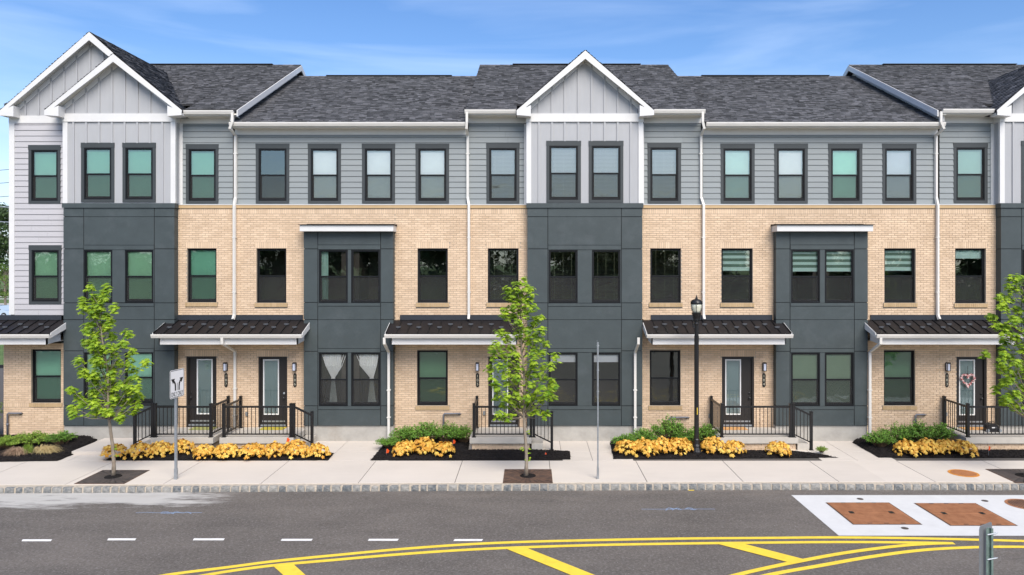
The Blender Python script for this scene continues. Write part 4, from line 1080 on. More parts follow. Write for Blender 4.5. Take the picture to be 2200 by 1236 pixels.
canopy('black standing-seam canopy over the two neighbouring doors 107 and 106', -11.40, -6.92, spout_x=(-9.30,'brick',.40))
canopy('black standing-seam canopy above the door partly hidden by the middle street tree', PX(829,22.5), -.0+PX(1110,22.5)+.15, spout_x=(-4.41,'bay',.1))
canopy('black standing-seam canopy behind the street lamp', PX(1391,22.5), PX(1700,22.5), spout_x=(3.25,'bay',.1))
canopy('black standing-seam canopy over the door with the heart wreath', PX(1883,22.5), PX(2190,22.5)+.1, spout_x=(10.55,'bay',.05))

# ------------------------------------------------------------------ stoops, steps, railings
ZS = .388; YF = 22.04
def stoop(label, X0, X1, step_dir, brick_face=True):
    t = thing('porch_stoop', label, 'porch', 'concrete entrance stoops', (0,0,0))
    MB().box(X0,X1,YF,YB-.004,ZS-.17,ZS).build('stoop_slab', M['stoop'], t)
    b = MB(); b.box(X0+.06,X1-.06,YF+.07,YB-.01,-.01,ZS-.17); base = b.build('stoop_base', M['mortar'], t)
    bm = U_('brick','brick','brick')
    r = 0
    while r*COURSE < ZS-.18:
        za = r*COURSE; zb = min(za+COURSE-.01, ZS-.175); x = X0+.06-(r%2)*BL/2
        while x < X1-.06:
            a = max(x,X0+.06); c = min(x+BL-.01,X1-.06); x += BL
            if c-a > .03 and zb-za > .02: link('brick', bm, base, (a,YF+.07,za), None, (c-a,.012,zb-za))
        r += 1
    s = step_dir
    if s: 
        xx = X1 if s>0 else X0; a,b_ = sorted((xx+s*.004, xx+s*.34)); MB().box(a,b_,YF+.08,YB-.26,0,.197).build('step', M['stoop'], t)
    return t
PH = .98
def rail_panel(t, a, b, za, zb, first=True):
    """between two post centres a,b (x,y); z of the deck at each end"""
    a = Vector((a[0],a[1],za)); b = Vector((b[0],b[1],zb)); d = b-a; Lh = Vector((d.x,d.y,0)).length
    up = Vector((0,0,1)); hi = .90; lo = .09
    m = MB(); m.bar(a+up*hi,b+up*hi,.045,.055); m.build('top_rail', M['black'], t)
    m = MB(); m.bar(a+up*lo,b+up*lo,.03,.035); m.build('bottom_rail', M['black'], t)
    n = max(2, round(Lh/.115))
    for i in range(1,n):
        p = a+d*(i/n); m = link('baluster', BAL, t, (p.x,p.y,p.z+lo))
BAL = MB().box(-.0085,.0085,-.0085,.0085,0,.81).mesh('baluster', M['black'])
POST = {}
def post(t, x, y, z0, z1):
    k = round(z1-z0,3)
    if k not in POST:
        m = MB(); w_ = .038; m.box(-w_,w_,-w_,w_,0,z1-z0); m.box(-w_-.008,w_+.008,-w_-.008,w_+.008,z1-z0,z1-z0+.018); m.prism([(-w_,z1-z0+.018),(w_,z1-z0+.018),(0,z1-z0+.035)],'y',-w_,w_); m.box(-.06,.06,-.06,.06,0,.012)
        POST[k] = m.mesh('post', M['black'])
    link('post', POST[k], t, (x,y,z0))
def railing(label, X0, X1, s, dbl=True):
    """s = side of the steps: sloping panel on that side, straight panel back to the wall on the other"""
    t = thing('porch_railing', label, 'railing', 'black porch railings', (0,0,0))
    y = YF+.09; xl, xr = X0+.10, X1-.10
    post(t,xl,y,ZS,ZS+PH); post(t,xr,y,ZS,ZS+PH); rail_panel(t,(xl,y),(xr,y),ZS,ZS)
    xo = xl if s>0 else xr; yb = YB-.10; post(t,xo,yb,ZS,ZS+PH); rail_panel(t,(xo,y),(xo,yb),ZS,ZS)
    xs_ = (xr if s>0 else xl); post(t,xs_+s*.085,y,ZS-.0,ZS+PH)
    xe = xs_+s*.62; post(t,xe,y+.02,0.0,ZS-.10+PH-.14)
    rail_panel(t,(xs_+s*.085,y+.02),(xe,y+.02),ZS,ZS-.26)
    return t
SX = [(-11.25,-9.40,-1,'107','left of the two side-by-side entrances'),(-9.21,-7.02,1,'106','right of the two side-by-side entrances')]
stoop('low concrete stoop of the left door in the side-by-side pair', -11.25, -9.40, -1); railing('black railing on the left stoop of the side-by-side pair', -11.25, -9.40, -1)
stoop('low concrete stoop of the right door in the side-by-side pair', -9.21, -7.02, 1); railing('black railing on the right stoop of the side-by-side pair', -9.21, -7.02, 1)
stoop('low concrete stoop behind the middle street tree', PX(1009,YF), PX(1142,YF), 1); railing('black railing behind the middle street tree', PX(1009,YF)+.02, PX(1148,YF), 1)
stoop('low concrete stoop beside the street lamp', PX(1545,YF), PX(1708,YF)+.1, 1); railing('black railing right of the street lamp', PX(1545,YF), PX(1708,YF), 1)
stoop('low concrete stoop at the right edge under the wreath door', PX(2076,YF), PX(2260,YF), 1); railing('black railing at the right edge in front of the wreath door', PX(2076,YF), PX(2260,YF), 1)
MB().box(-13.30,-11.34,21.58,YD+.02,.003,.10).build('landing', M['concrete'], label='low pale concrete landing left of the paired stoops, behind the left street tree', cat='landing')
# doormats
def doormat(px, m, label, w_=.75):
    x = PX(px,YB-.25); b = MB(); b.box(-w_/2,w_/2,0,.38,0,.012); 
    o = b.build('doormat', M[m], None, (x,YB-.42,ZS+.003), label=label, cat='doormat', group='doormats')
doormat(436,'mat_green','green patterned doormat at the door numbered 107'); doormat(586,'mat_yellow','yellow and green doormat at the door numbered 106')
doormat(1578,'mat_orange','orange patterned doormat at the door beside the street lamp'); doormat(2093,'mat_orange','reddish brown doormat below the heart wreath')

# heart wreath on door 103
t = thing('heart_wreath', 'heart-shaped pink and red wreath hanging on the glass door', 'wreath', None, (PX(2079,YB)+.02,YB+.03,PZ(816,YB)))
q = MB(); rr = random.Random(3); pts = []
for i in range(60):
    a = 2*math.pi*i/60; hx = .013*16*math.sin(a)**3; hz = .013*(13*math.cos(a)-5*math.cos(2*a)-2*math.cos(3*a)-math.cos(4*a)); pts.append((hx,0,hz))
for i,(x_,y_,z_) in enumerate(pts):
    for k in range(3):
        c = Vector((x_+rr.uniform(-.02,.02), rr.uniform(-.03,.0), z_+rr.uniform(-.02,.02))); Mx = Matrix.Translation(c) @ Matrix.Rotation(rr.uniform(0,6),4,'Y') @ Matrix.Rotation(rr.uniform(-.6,.6),4,'X')
        q.box(-.028,.028,-.004,.004,-.012,.012, m=(0 if rr.random()<.6 else 1), M=Mx)
q.build('wreath_ring', [M['pink'],M['maroon']], t)
MB().bar((0,0,.16),(0.0,0,.42),.012,.004).build('hanging_ribbon', M['sign_black'], t)
# dark carrier left on the stoop
t = thing('pet_carrier', 'small black bag with pale lettering on the stoop by the wreath door', 'bag', None, (PX(2130,YB-.6),YB-.6,ZS+.003))
q = MB(); q.prism([(-.17,0),(.17,0),(.18,.10),(.14,.2),(.06,.25),(-.06,.25),(-.14,.2),(-.18,.10)],'y',-.11,.11); q.build('bag_body', M['plastic'], t)
q = MB(); q.tube([(-.10,0,.22),(-.07,0,.30),(.07,0,.30),(.10,0,.22)],.010,6); q.build('handle', M['plastic'], t)
for s in (-.19,.19): MB().lathe([(.05,0),(.05,.03)],(0,0,0),14).build('wheel', M['steel'], t, (s,-.12,.05)).rotation_euler = (rad(90),0,0)
MB().box(-.07,.07,-.114,-.111,.12,.15).build('white_label', M['sign_white'], t)

# ------------------------------------------------------------------ mulch beds
def hump(px, py, seed): 
    return .0
def mulch(label, poly, hfun, seed):
    """poly in X,Y; grid clipped to the polygon with a soft edge"""
    q = random.Random(seed)
    xs_ = [p[0] for p in poly]; ys_ = [p[1] for p in poly]; st = .11
    def inside(x,y):
        c = False; n = len(poly)
        for i in range(n):
            a,b = poly[i],poly[(i+1)%n]
            if (a[1]>y)!=(b[1]>y) and x < (b[0]-a[0])*(y-a[1])/(b[1]-a[1])+a[0]: c = not c
        return c
    def edge(x,y):
        d = 9; n = len(poly)
        for i in range(n):
            a = Vector(poly[i]); b = Vector(poly[(i+1)%n]); ab = b-a; t_ = max(0,min(1,(Vector((x,y))-a).dot(ab)/ab.length_squared)); d = min(d,(a+ab*t_-Vector((x,y))).length)
        return d
    import bmesh
    bm = bmesh.new(); vs = [bm.verts.new((x,y,0)) for x,y in poly]; bm.faces.new(vs)
    k = min(xs_)+st
    while k < max(xs_): bmesh.ops.bisect_plane(bm, geom=bm.verts[:]+bm.edges[:]+bm.faces[:], plane_co=(k,0,0), plane_no=(1,0,0)); k += st
    k = min(ys_)+st
    while k < max(ys_): bmesh.ops.bisect_plane(bm, geom=bm.verts[:]+bm.edges[:]+bm.faces[:], plane_co=(0,k,0), plane_no=(0,1,0)); k += st
    for v in bm.verts:
        e = edge(v.co.x,v.co.y)
        v.co.z = .008 + (min(e,.22)/.22)**.6*hfun(v.co.x,v.co.y) + (q.uniform(-.008,.012) if e > .02 else 0)
        if e <= .02: v.co.x += q.uniform(-.012,.012); v.co.y += q.uniform(-.012,.012)
    me = bpy.data.meshes.new('mulch_bed'); bm.to_mesh(me); bm.free(); me.materials.append(M['mulch'])
    o = link('mulch_bed', me, kind='structure')
    c = MB(); area = (max(xs_)-min(xs_))*(max(ys_)-min(ys_))
    for i in range(int(area*330)):
        x = q.uniform(min(xs_)-.03,max(xs_)+.03); y = q.uniform(min(ys_)-.03,max(ys_)+.03)
        if not inside(x,y): 
            continue
        e = edge(x,y); z = .010+(min(e,.22)/.22)**.6*hfun(x,y)
        Mx = Matrix.Translation((x,y,z+.006)) @ Matrix.Rotation(q.uniform(0,6.3),4,'Z') @ Matrix.Rotation(q.uniform(-.6,.6),4,'X')
        l = q.uniform(.012,.035); c.box(-l,l,-.006,.006,-.003,.004,M=Mx)
    c.build('bark_chips', M['chip'], o, kind='stuff')
    return o
gx = lambda px,py: (G(px,py).x, G(px,py).y)
mulch('a', [(-19,gx(0,993)[1]),gx(0,993),gx(124,991),gx(157,977.7),gx(207,948),(-13.25,23.3),(-14.6,23.5),(-19,23.5)], lambda x,y: .05+.14*max(0,min(1,(y-21.8)/1.4)), 1)
mulch('b', [gx(222,990),gx(705,990),gx(718,974),(-6.3,21.85),(-6.9,21.98),(-9.3,22.35),(-11.2,21.98),(-11.9,21.75)], lambda x,y: .05, 2)
mulch('c', [gx(796,990),gx(1226,988),gx(1224,970),(1.0,21.95),(.3,22.12),(-1.85,22.12),(-1.9,23.49),(-4.3,23.49),(-4.5,23.0)], lambda x,y: .05+.05*max(0,min(1,(y-21.8)/1.4)), 3)
mulch('d', [gx(1318,987),gx(1802,984),(8.2,21.75),(7.7,21.98),(5.5,22.12),(5.45,23.49),(2.6,23.49),(2.45,23.0)], lambda x,y: .05+.05*max(0,min(1,(y-21.8)/1.4)), 4)
mulch('e', [gx(1888,984),(19,gx(1888,984)[1]),(19,22.1),(12.8,22.1),(12.75,23.49),(10.2,23.49),(9.95,23.0)], lambda x,y: .05+.05*max(0,min(1,(y-21.8)/1.4)), 5)

# ------------------------------------------------------------------ plants
def leaf_poly(q, kind):
    if kind == 'maple': # 5 pointed lobes
        pts = []
        for i,(a,r) in enumerate(((-90,.25),(-60,.55),(-35,.35),(-5,.85),(20,.42),(50,.8),(70,.45),(90,1.0),(110,.45),(130,.8),(160,.42),(185,.85),(215,.35),(240,.55))): pts.append((r*math.cos(rad(a)), r*math.sin(rad(a))+.35))
        return pts
    if kind == 'heu':
        return [((.82+.26*math.cos(5*a))*math.cos(a), (.82+.26*math.cos(5*a))*math.sin(a)+.6) for a in [2*math.pi*i/15 for i in range(15)]]
    return [(-.0,0),(.28,.35),(.30,.7),(0,1.1),(-.30,.7),(-.28,.35)]
def add_leaf(mb, c, nrm, size, q, kind, fold=.25, m=0):
    nrm = Vector(nrm).normalized(); t = nrm.cross(Vector((q.uniform(-1,1),q.uniform(-1,1),q.uniform(-1,.2)))).normalized(); b = nrm.cross(t)
    pts = leaf_poly(q, kind); i0 = len(mb.v)
    mid = Vector(c)+b*size*.5-nrm*size*.0
    mb.v.append(tuple(mid + nrm*fold*size*.35))
    for (x_,y_) in pts: mb.v.append(tuple(Vector(c)+t*x_*size+b*y_*size - nrm*fold*abs(x_)*size*.4))
    n = len(pts)
    for i in range(n): mb.f.append((i0, i0+1+i, i0+1+(i+1)%n)); mb.m.append(m)
def leafy_tree(label, base, clumps, Hh, seed, group=None, lean=0, rleaf=(.075,.115), perc=24, extra=()):
    """clumps: points (x,z,r) in metres relative to the base, depth spread by the builder"""
    q = random.Random(seed); t = thing('street_tree', label, 'tree', group, base)
    tr = MB(); top = Hh*.93; cx = sum(c[0] for c in clumps if c[1] > Hh*.8)/max(1,len([c for c in clumps if c[1] > Hh*.8]))
    def trunk_at(z): f = max(0,min(1,z/top)); return Vector((cx*f**1.5+.02*math.sin(z*3), .02*math.sin(z*2.3+1), z))
    n = 16; tr.tube([trunk_at(top*i/n) for i in range(n+1)], [max(.008,.048*(1-.82*i/n)) + (.02 if i==0 else 0) for i in range(n+1)], 9)
    tips = []
    for (x_,z_,r_) in clumps:
        wdt = .62; yy = q.uniform(-1,1)*max(.12, .75*math.sqrt(max(.05,1-((z_/Hh)-.45)**2*3))*.55)
        c = Vector((x_,yy,z_)); zb = max(Hh*.30, z_-.35-.45*abs(x_-trunk_at(z_).x)*1.2-abs(yy)*.5); a = trunk_at(zb)
        mid = (a+c)/2+Vector((0,0,-.06)); tr.tube([a,mid,c],[.012,.008,.003],5); tips.append((c,r_,a))
    tr.build('trunk', M['bark'], t, smooth=True)
    lf = MB()
    for c,r_,a in tips:
        for i in range(perc):
            d = Vector((q.gauss(0,1),q.gauss(0,1),q.gauss(0,1))); d.normalize(); p = c+d*r_*q.uniform(.35,1.05); p.z -= .02
            nrm = Vector((d.x*.6,d.y*.6-.15,abs(d.z)*.5+.75+q.uniform(-.3,.3)))
            add_leaf(lf,p,nrm,q.uniform(*rleaf),q,'maple',.35)
        for i in range(5):
            p = a.lerp(c,q.uniform(.4,.95))+Vector((q.uniform(-.06,.06),q.uniform(-.06,.06),q.uniform(-.03,.06))); add_leaf(lf,p,(q.uniform(-.5,.5),q.uniform(-.6,.3),1),q.uniform(*rleaf),q,'maple',.35)
    for (x_,z_) in extra:
        for i in range(5): add_leaf(lf,Vector((x_+q.uniform(-.05,.05),q.uniform(-.05,.05),z_+q.uniform(-.05,.05))),(q.uniform(-.5,.5),-.4,1),q.uniform(.04,.06),q,'maple',.35)
    lf.build('crown', M['leaf'], t)
    return t
def from_zoom(lst, sc_, ox, oy, bpx, bpy_, Y):
    o = []
    for (a,b) in lst:
        px, py = a/sc_+ox, b/sc_+oy; o.append(((px-bpx)/F*Y, (bpy_-py)/F*Y, .14))
    return o
L1 = [(155,45),(240,45),(225,85),(95,125),(150,110),(250,105),(320,160),(90,175),(170,160),(190,200),(130,215),(235,210),(90,280),(150,265),(220,260),(280,270),(250,240),(130,330),(180,330),(250,330),(340,315),(370,365),(100,370),(160,390),(230,390),(310,385),(130,420),(200,440),(270,430),(350,425),(60,475),(120,480),(200,490),(280,490),(380,480),(430,490),(55,545),(150,530),(210,540),(300,540),(350,530),(180,590),(250,590),(330,600),(400,570),(380,620),(430,630),(200,640),(270,650),(330,660),(15,645),(20,690),(60,720),(110,680),(150,700),(200,700),(260,710),(320,710),(380,690),(410,720),(20,750),(80,770),(130,780),(190,750),(250,760),(300,750),(370,760),(280,800),(360,790),(185,120),(110,150),(225,160),(150,300),(200,280),(140,360),(210,360),(170,470),(240,460),(240,520),(180,550),(230,620),(300,620),(160,650),(230,670),(290,690)]
L2 = [(325,60),(290,90),(240,110),(340,100),(370,110),(265,130),(300,130),(240,160),(290,170),(360,160),(320,150),(280,200),(340,190),(380,210),(215,230),(260,220),(310,220),(225,260),(280,260),(300,290),(340,240),(425,270),(390,290),(320,330),(380,320),(430,330),(190,350),(220,370),(290,350),(350,350),(400,370),(180,410),(230,400),(300,390),(360,400),(410,390),(460,425),(150,450),(200,450),(260,450),(390,440),(160,490),(220,490),(280,480),(380,470),(430,465),(510,495),(480,530),(390,520),(140,555),(200,540),(250,530),(300,540),(380,540),(440,560),(150,610),(230,590),(290,590),(350,600),(400,580),(440,600),(490,640),(170,650),(230,640),(280,640),(370,640),(430,650),(500,660),(480,670),(180,710),(230,710),(290,700),(350,700),(400,690),(450,690),(490,720),(210,770),(260,770),(330,760),(380,730),(190,800),(240,820),(300,790),(350,770),(400,790),(430,740),(450,820)]
L3 = [(880,100),(920,90),(870,140),(920,150),(830,190),(880,200),(930,200),(820,240),(870,250),(920,260),(800,300),(850,310),(900,310),(940,300),(800,340),(850,350),(910,370),(810,375),(870,400),(930,420),(860,430),(900,460),(760,500),(800,500),(840,480),(780,530),(840,530),(900,520),(930,560),(820,570),(870,590),(930,610),(830,630),(880,660),(930,670),(810,690),(860,700),(910,720),(850,750),(900,760),(940,780),(830,720)]
L3 = L3 + [(1908-a+R.uniform(-15,15), b+R.uniform(-25,25)) for a,b in L3 if a < 940]
YT = H*F/(1025-VY)
GT = 'young maples in pavement grates'
for lab, Lz, (s_,ox,oy), bx, sd_, ex in (('young bright green maple in the left pavement grate beside the arrow sign', L1, (2.688,140,600), 243, 3, [(.07,.75),(.05,.55)]),
        ('young bright green maple in the middle pavement grate', L2, (2.63,1000,580), 1130, 4, [(.06,1.15),(-.1,.75),(.07,.65),(.05,.45)]),
        ('young bright green maple at the right edge of the view', L3, (2.471,1820,560), 2206, 5, [])):
    cl = from_zoom(Lz,s_,ox,oy,bx,1025,YT)
    leafy_tree(lab, (PX(bx,YT),YT,0.0), cl, 5.05 if sd_!=4 else 5.15, sd_, GT, extra=ex, rleaf=(.066,.108), perc=(33 if sd_!=4 else 24))

# tree grates
def tree_grate(x, y, label, m='grate'):
    t = thing('tree_grate', label, 'tree grate', 'iron tree grates in the pavement', (x,y,.001))
    s = .60; b = MB(); b.box(-s-.02,s+.02,-s-.02,s+.02,0,.002); b.build('pit', M['sign_black'], t)
    fr = MB(); 
    for a in ((-s-.03,s+.03,-s-.03,-s),(-s-.03,s+.03,s,s+.03),(-s-.03,-s,-s,s),(s,s+.03,-s,s)): fr.box(*a,.0,.009)
    fr.build('grate_frame', M['rust_dark'], t)
    for hh in (-1,1):
        g = MB(); n = 13
        for i in range(n):          # radial bars
            a0 = math.pi*(i+.08)/n*1.0 + (0 if hh>0 else math.pi); a1 = math.pi*(i+.92)/n + (0 if hh>0 else math.pi)
            def hit(a): 
                r = s/max(abs(math.cos(a)),abs(math.sin(a))); return (math.cos(a)*r, math.sin(a)*r)
            r0 = .21; p = [(r0*math.cos(a0),r0*math.sin(a0)),hit(a0)]
            # corner case
            c0,c1 = hit(a0),hit(a1); poly = [(r0*math.cos(a0),r0*math.sin(a0)),c0]
            if abs(c0[0]-c1[0])>.02 and abs(c0[1]-c1[1])>.02: poly.append((math.copysign(s,c0[0]) if abs(abs(c0[0])-s)<.001 else math.copysign(s,c1[0]), math.copysign(s,c0[1]) if abs(abs(c0[1])-s)<.001 else math.copysign(s,c1[1])))
            poly += [c1,(r0*math.cos(a1),r0*math.sin(a1))]
            g.prism(poly,'z',.003,.009)
        g.build('grate_half', M[m], t)
    q = random.Random(5); hp = MB(); hp.lathe([(.22,.002),(.20,.02),(.1,.045),(.0,.05)],(0,0,0),16); hp.build('mulch_ring', M['mulch'], t)
tree_grate(PX(243,YT)+.0, 19.32, 'dark square tree grate round the left maple'); tree_grate(PX(1130,YT)+.05, 19.40, 'rusty square tree grate round the middle maple','rust_dark'); tree_grate(PX(2206,YT)+.0, 19.42, 'square tree grate at the right edge beside the orange cover')

# yellow coral-bells
def heuchera_mesh(seed):
    q = random.Random(seed); m = MB(); rx, hz = .36, .31
    for i in range(150):
        a = q.uniform(0,6.283); u = math.sqrt(q.random()); e = math.sqrt(max(0,1-u*u))
        p = Vector((rx*u*math.cos(a), rx*.9*u*math.sin(a), .03+hz*e*q.uniform(.75,1.08)+q.uniform(-.02,.02))); nr = Vector((math.cos(a)*u*1.1, math.sin(a)*u*1.1, .35+e*.7))+Vector((q.uniform(-.7,.7),q.uniform(-.7,.7),q.uniform(-.2,.3)))
        add_leaf(m,p,nr,q.uniform(.040,.066),q,'heu',.7)
    for i in range(10):
        a = q.uniform(0,6.283); m.tube([(0,0,.0),(rx*.6*math.cos(a),rx*.6*math.sin(a),.15)],[.004,.003],4)
    return m.mesh('foliage', M['yellow_leaf'])
HM = [heuchera_mesh(s) for s in range(6)]
hs_px = [(247,972,1.0),(300,970,1.0),(344,966,.98),(393,962,1.0),(441,971,.9),(487,971,1.02),(541,971,1.02),(589,968,.95),(635,967,1.08),(684,970,.95)]
lab = ['beside the trunk of the left maple','second from the left maple along the bed','third from the left maple along the bed','just right of the arrow-sign post','small, second right of the arrow-sign post','third right of the arrow-sign post','fourth right of the arrow-sign post, below the right stoop','below the right stoop, third from the bed end','below the low railing post, next to last in the bed','at the right end of the bed below the paired doors']
def heu(px, py, s, label, i):
    g = G(px, py+15); t = thing('coral_bells', 'yellow-orange leafy plant '+label, 'plant', 'yellow leafy plants in the mulch beds', (g.x,g.y,.04), R.uniform(0,6))
    o = link('foliage', HM[i%6], t, scale=(s*1.07,s*1.07,s*1.1)); return t
for i,((a,b,c),l) in enumerate(zip(hs_px,lab)): heu(a,b,c,l,i)
for i,(a,b,c,l) in enumerate([(868,966,1.02,'leftmost of the clump before the shrubs left of the middle maple'),(910,962,1.15,'in the middle of the clump left of the middle maple'),(952,966,1.0,'rightmost of the clump left of the middle maple'),
    (1347,964,1.02,'leftmost in the bed of the street lamp'),(1385,964,1.08,'second in the bed of the street lamp'),(1423,962,1.12,'third in the bed of the street lamp'),(1462,961,1.1,'immediately left of the street lamp base'),
    (1533,961,1.12,'immediately right of the street lamp base'),(1577,964,1.0,'second right of the street lamp base'),(1671,965,.98,'alone between the lamp and the low railing post'),
    (1950,964,1.0,'leftmost before the shrubs near the wreath door'),(1992,964,1.08,'second before the shrubs near the wreath door'),(2030,962,1.0,'third before the shrubs near the wreath door'),(2070,965,1.05,'rightmost before the stoop of the wreath door')]): heu(a,b,c,l,i+3)

def shrub_mesh(seed, rx, ry, hz, ns=110, m='shrub', leaf=.032):
    q = random.Random(seed); b = MB()
    for i in range(ns):
        a = q.uniform(0,6.283); u = math.sqrt(q.random()); tip = Vector((rx*u*math.cos(a), ry*u*math.sin(a), hz*(1-.45*u*u)*q.uniform(.7,1.1))); base = Vector((tip.x*.25,tip.y*.25,0))
        mid = base.lerp(tip,.5)+Vector((0,0,hz*.22)); pts = [base,mid,tip]; b.tube(pts,[.006,.004,.002],4,m=1)
        for k in range(24):
            t_ = q.uniform(.3,1.0); p = (base.lerp(mid,t_*2) if t_<.5 else mid.lerp(tip,t_*2-1))+Vector((q.gauss(0,.018),q.gauss(0,.018),q.gauss(0,.012)))
            add_leaf(b,p,(q.uniform(-1,1),q.uniform(-1,.4),q.uniform(.3,1.2)),leaf*q.uniform(.8,1.5),q,'oval',.2)
    return b.mesh('foliage', [M[m],M['twig']])
SM = [shrub_mesh(10+i,.56,.48,.52) for i in range(4)]; SL = [shrub_mesh(30+i,.60,.45,.36,110,'shrub_light',.028) for i in range(2)]
def shrub(X_,Y_,s,label,me,z=.06,sz=1.0,name='shrub',g='green shrubs in the mulch beds'):
    t = thing(name, label, 'shrub', g, (X_,Y_,z), R.uniform(-.6,.6)); link('foliage', me, t, scale=(s,s,s*sz))
def PG(px,Y): return PX(px,Y)
for i,(px,Y_,s,sz,l) in enumerate([(838,22.2,.85,.75,'small spreading shrub at the left end of the bed near the middle maple'),(872,22.65,1.0,1.05,'spreading green shrub by the downspout left of the middle maple'),(918,22.75,1.1,1.1,'dense green shrub below the ground-floor window left of the middle maple'),(960,22.75,1.05,1.1,'green shrub in front of the vent pipe left of the middle maple'),(995,22.85,.85,1.2,'green shrub against the stoop behind the middle maple'),
    (1345,22.3,.9,.8,'low spreading shrub at the left end of the lamp bed'),(1385,22.6,.95,.95,'green shrub left in the lamp bed behind the yellow plants'),(1435,22.75,1.1,1.35,'tallest green shrub in the lamp bed before the vent pipe'),(1478,22.5,.95,1.0,'green shrub right behind the street lamp'),(1515,22.7,.95,1.2,'green shrub between the street lamp and the stoop railing'),
    (1890,22.3,.95,.9,'low green shrub at the downspout near the wreath door'),(1925,22.6,1.05,1.1,'green shrub below the window, left of the vent pipe near the wreath door'),(1970,22.6,1.1,1.2,'green shrub in front of the vent pipe near the wreath door'),(2018,22.6,1.05,1.15,'green shrub left of the stoop of the wreath door')]): shrub(PG(px,Y_),Y_,s,l,SM[i%4],sz=sz)
for px,py,s,l,me in ((12,968,1.0,'yellow-green creeping juniper at the left picture edge',SL[0]),(66,962,1.15,'yellow-green creeping juniper below the corner window',SL[1]),(132,962,.85,'bright green rounded shrub at the right of the corner bed',SM[1])):
    g = G(px,py); shrub(g.x,g.y,s,l,me,.08,.95)
g = G(1768,978); shrub(g.x,g.y+.1,.36,'tiny light green plant in the mulch at the right end of the lamp bed',SL[0],.05,1.4,'small_plant',None)
def grass_mesh(seed, m):
    q = random.Random(seed); b = MB()
    for i in range(420):
        a = q.gauss(math.pi if seed%2 else .1,1.1); l = q.uniform(.2,.42); h_ = q.uniform(.04,.18); x_,y_ = q.uniform(-.15,.15),q.uniform(-.08,.08)
        p = [Vector((x_,y_,0)),Vector((x_+math.cos(a)*l*.4,y_+math.sin(a)*l*.35,h_)),Vector((x_+math.cos(a)*l*.8,y_+math.sin(a)*l*.6,h_*.7)),Vector((x_+math.cos(a)*l,y_+math.sin(a)*l*.7,h_*.15))]
        w_ = Vector((-math.sin(a),math.cos(a),0))*.005
        for c,d,k in zip(p,p[1:],(1,.9,.5)): b.quad(c-w_*k,c+w_*k,d+w_*k*.7,d-w_*k*.7)
    return b.mesh('blades', M[m])
for px,py,m,s,l,z_ in ((42,980,'straw_brown',3,'brown dried ornamental grass lying flat in the corner bed, left clump',0),(92,976,'straw',2,'straw-yellow ornamental grass in the corner bed, right clump',0)):
    g = G(px,py); t = thing('ornamental_grass', l, 'grass clump', 'dried grasses in the corner bed', (g.x,g.y,.06)); link('blades', grass_mesh(s,m), t, scale=(1.15,1.1,1.1))
g = G(62,978); t = thing('ornamental_grass','green and yellow grass tuft between the two dried clumps','grass clump','dried grasses in the corner bed',(g.x,g.y,.06)); link('blades', grass_mesh(5,'shrub_light'), t, scale=(.5,.5,1.5))
# hedge at the house's far corner
shr = shrub_mesh(77,.55,.9,1.75,260,'shrub_light',.035); shrub(-17.25,23.4,1.0,'tall yellow-green shrub beside the house corner at the far left edge',shr,0,1.0,g=None)

# orange marker flags
for px,py,l in ((830,968,'orange marker flag low at the left end of the bed left of the middle maple'),(973,948,'orange marker flag among the shrubs near the stoop of the middle door'),(1171,974,'small orange marker flag in the mulch right of the middle maple'),(616,944,'orange marker flag above the yellow plants under the right stoop of the pair'),(2124,962,'orange marker flag in the mulch near the wreath door')):
    Y_ = 21.35 if px != 973 else 21.9; c = P(px,py,Y_); t = thing('marker_flag', l, 'flag', 'orange marker flags', (c.x,c.y,.04))
    MB().tube([(0,0,0),(0,0,c.z-.0)],.003,5).build('wire', M['steel'], t); s = .6 if px==1171 else 1
    q = MB(); q.prism([(0,-.06*s),(.07*s,-.045*s),(.09*s,.02*s),(.02*s,.07*s),(0,.06*s)],'y',-.002,.002); q.build('flag', M['orange'], t, (0,0,c.z-.06)).rotation_euler = (0,.2,.5)

# ------------------------------------------------------------------ street lamp
Yl = 21.7; t = thing('street_lamp','tall black street lamp with an acorn lantern in the mulch bed','street lamp',None,(PX(1496.5,Yl),Yl,.04)); zt = PZ(633,Yl)-.04
q = MB(); q.lathe([(.20,0),(.20,.05),(.18,.07),(.17,.10),(.13,.14),(.12,.17),(.125,.20),(.10,.26),(.09,.36),(.095,.38),(.075,.41)],(0,0,0),20); q.build('base', M['black'], t, smooth=False)
q = MB(); q.lathe([(.072,.40),(.058,zt-.90),(.062,zt-.89),(.075,zt-.87),(.075,zt-.84),(.06,zt-.82),(.058,zt-.80)],(0,0,0),16)
for i in range(8): a = i*math.pi/4; q.box(.06*math.cos(a)-.006,.06*math.cos(a)+.006,.06*math.sin(a)-.006,.06*math.sin(a)+.006,.45,zt-1.2)
q.build('pole', M['black'], t)
q = MB(); q.lathe([(.065,zt-.80),(.07,zt-.76),(.085,zt-.74),(.08,zt-.70),(.105,zt-.62),(.125,zt-.55),(.13,zt-.535),(.115,zt-.525)],(0,0,0),18)
for i in range(8): a = i*math.pi/4; q.bar((.075*math.cos(a),.075*math.sin(a),zt-.78),(.13*math.cos(a),.13*math.sin(a),zt-.54),.012,.012)
q.build('lantern_cup', M['black'], t)
q = MB(); q.lathe([(.095,zt-.53),(.125,zt-.46),(.15,zt-.38),(.158,zt-.32),(.15,zt-.27)],(0,0,0),20); q.build('lamp_globe', M['globe'], t, smooth=True)
q = MB()
for i in range(6):
    a = i*math.pi/3+.3; ca,sa = math.cos(a),math.sin(a); q.tube([(.13*ca,.13*sa,zt-.54),(.165*ca,.165*sa,zt-.42),(.180*ca,.180*sa,zt-.33),(.176*ca,.176*sa,zt-.24),(.19*ca,.19*sa,zt-.20)],.007,5)
q.build('lantern_cage', M['black'], t)
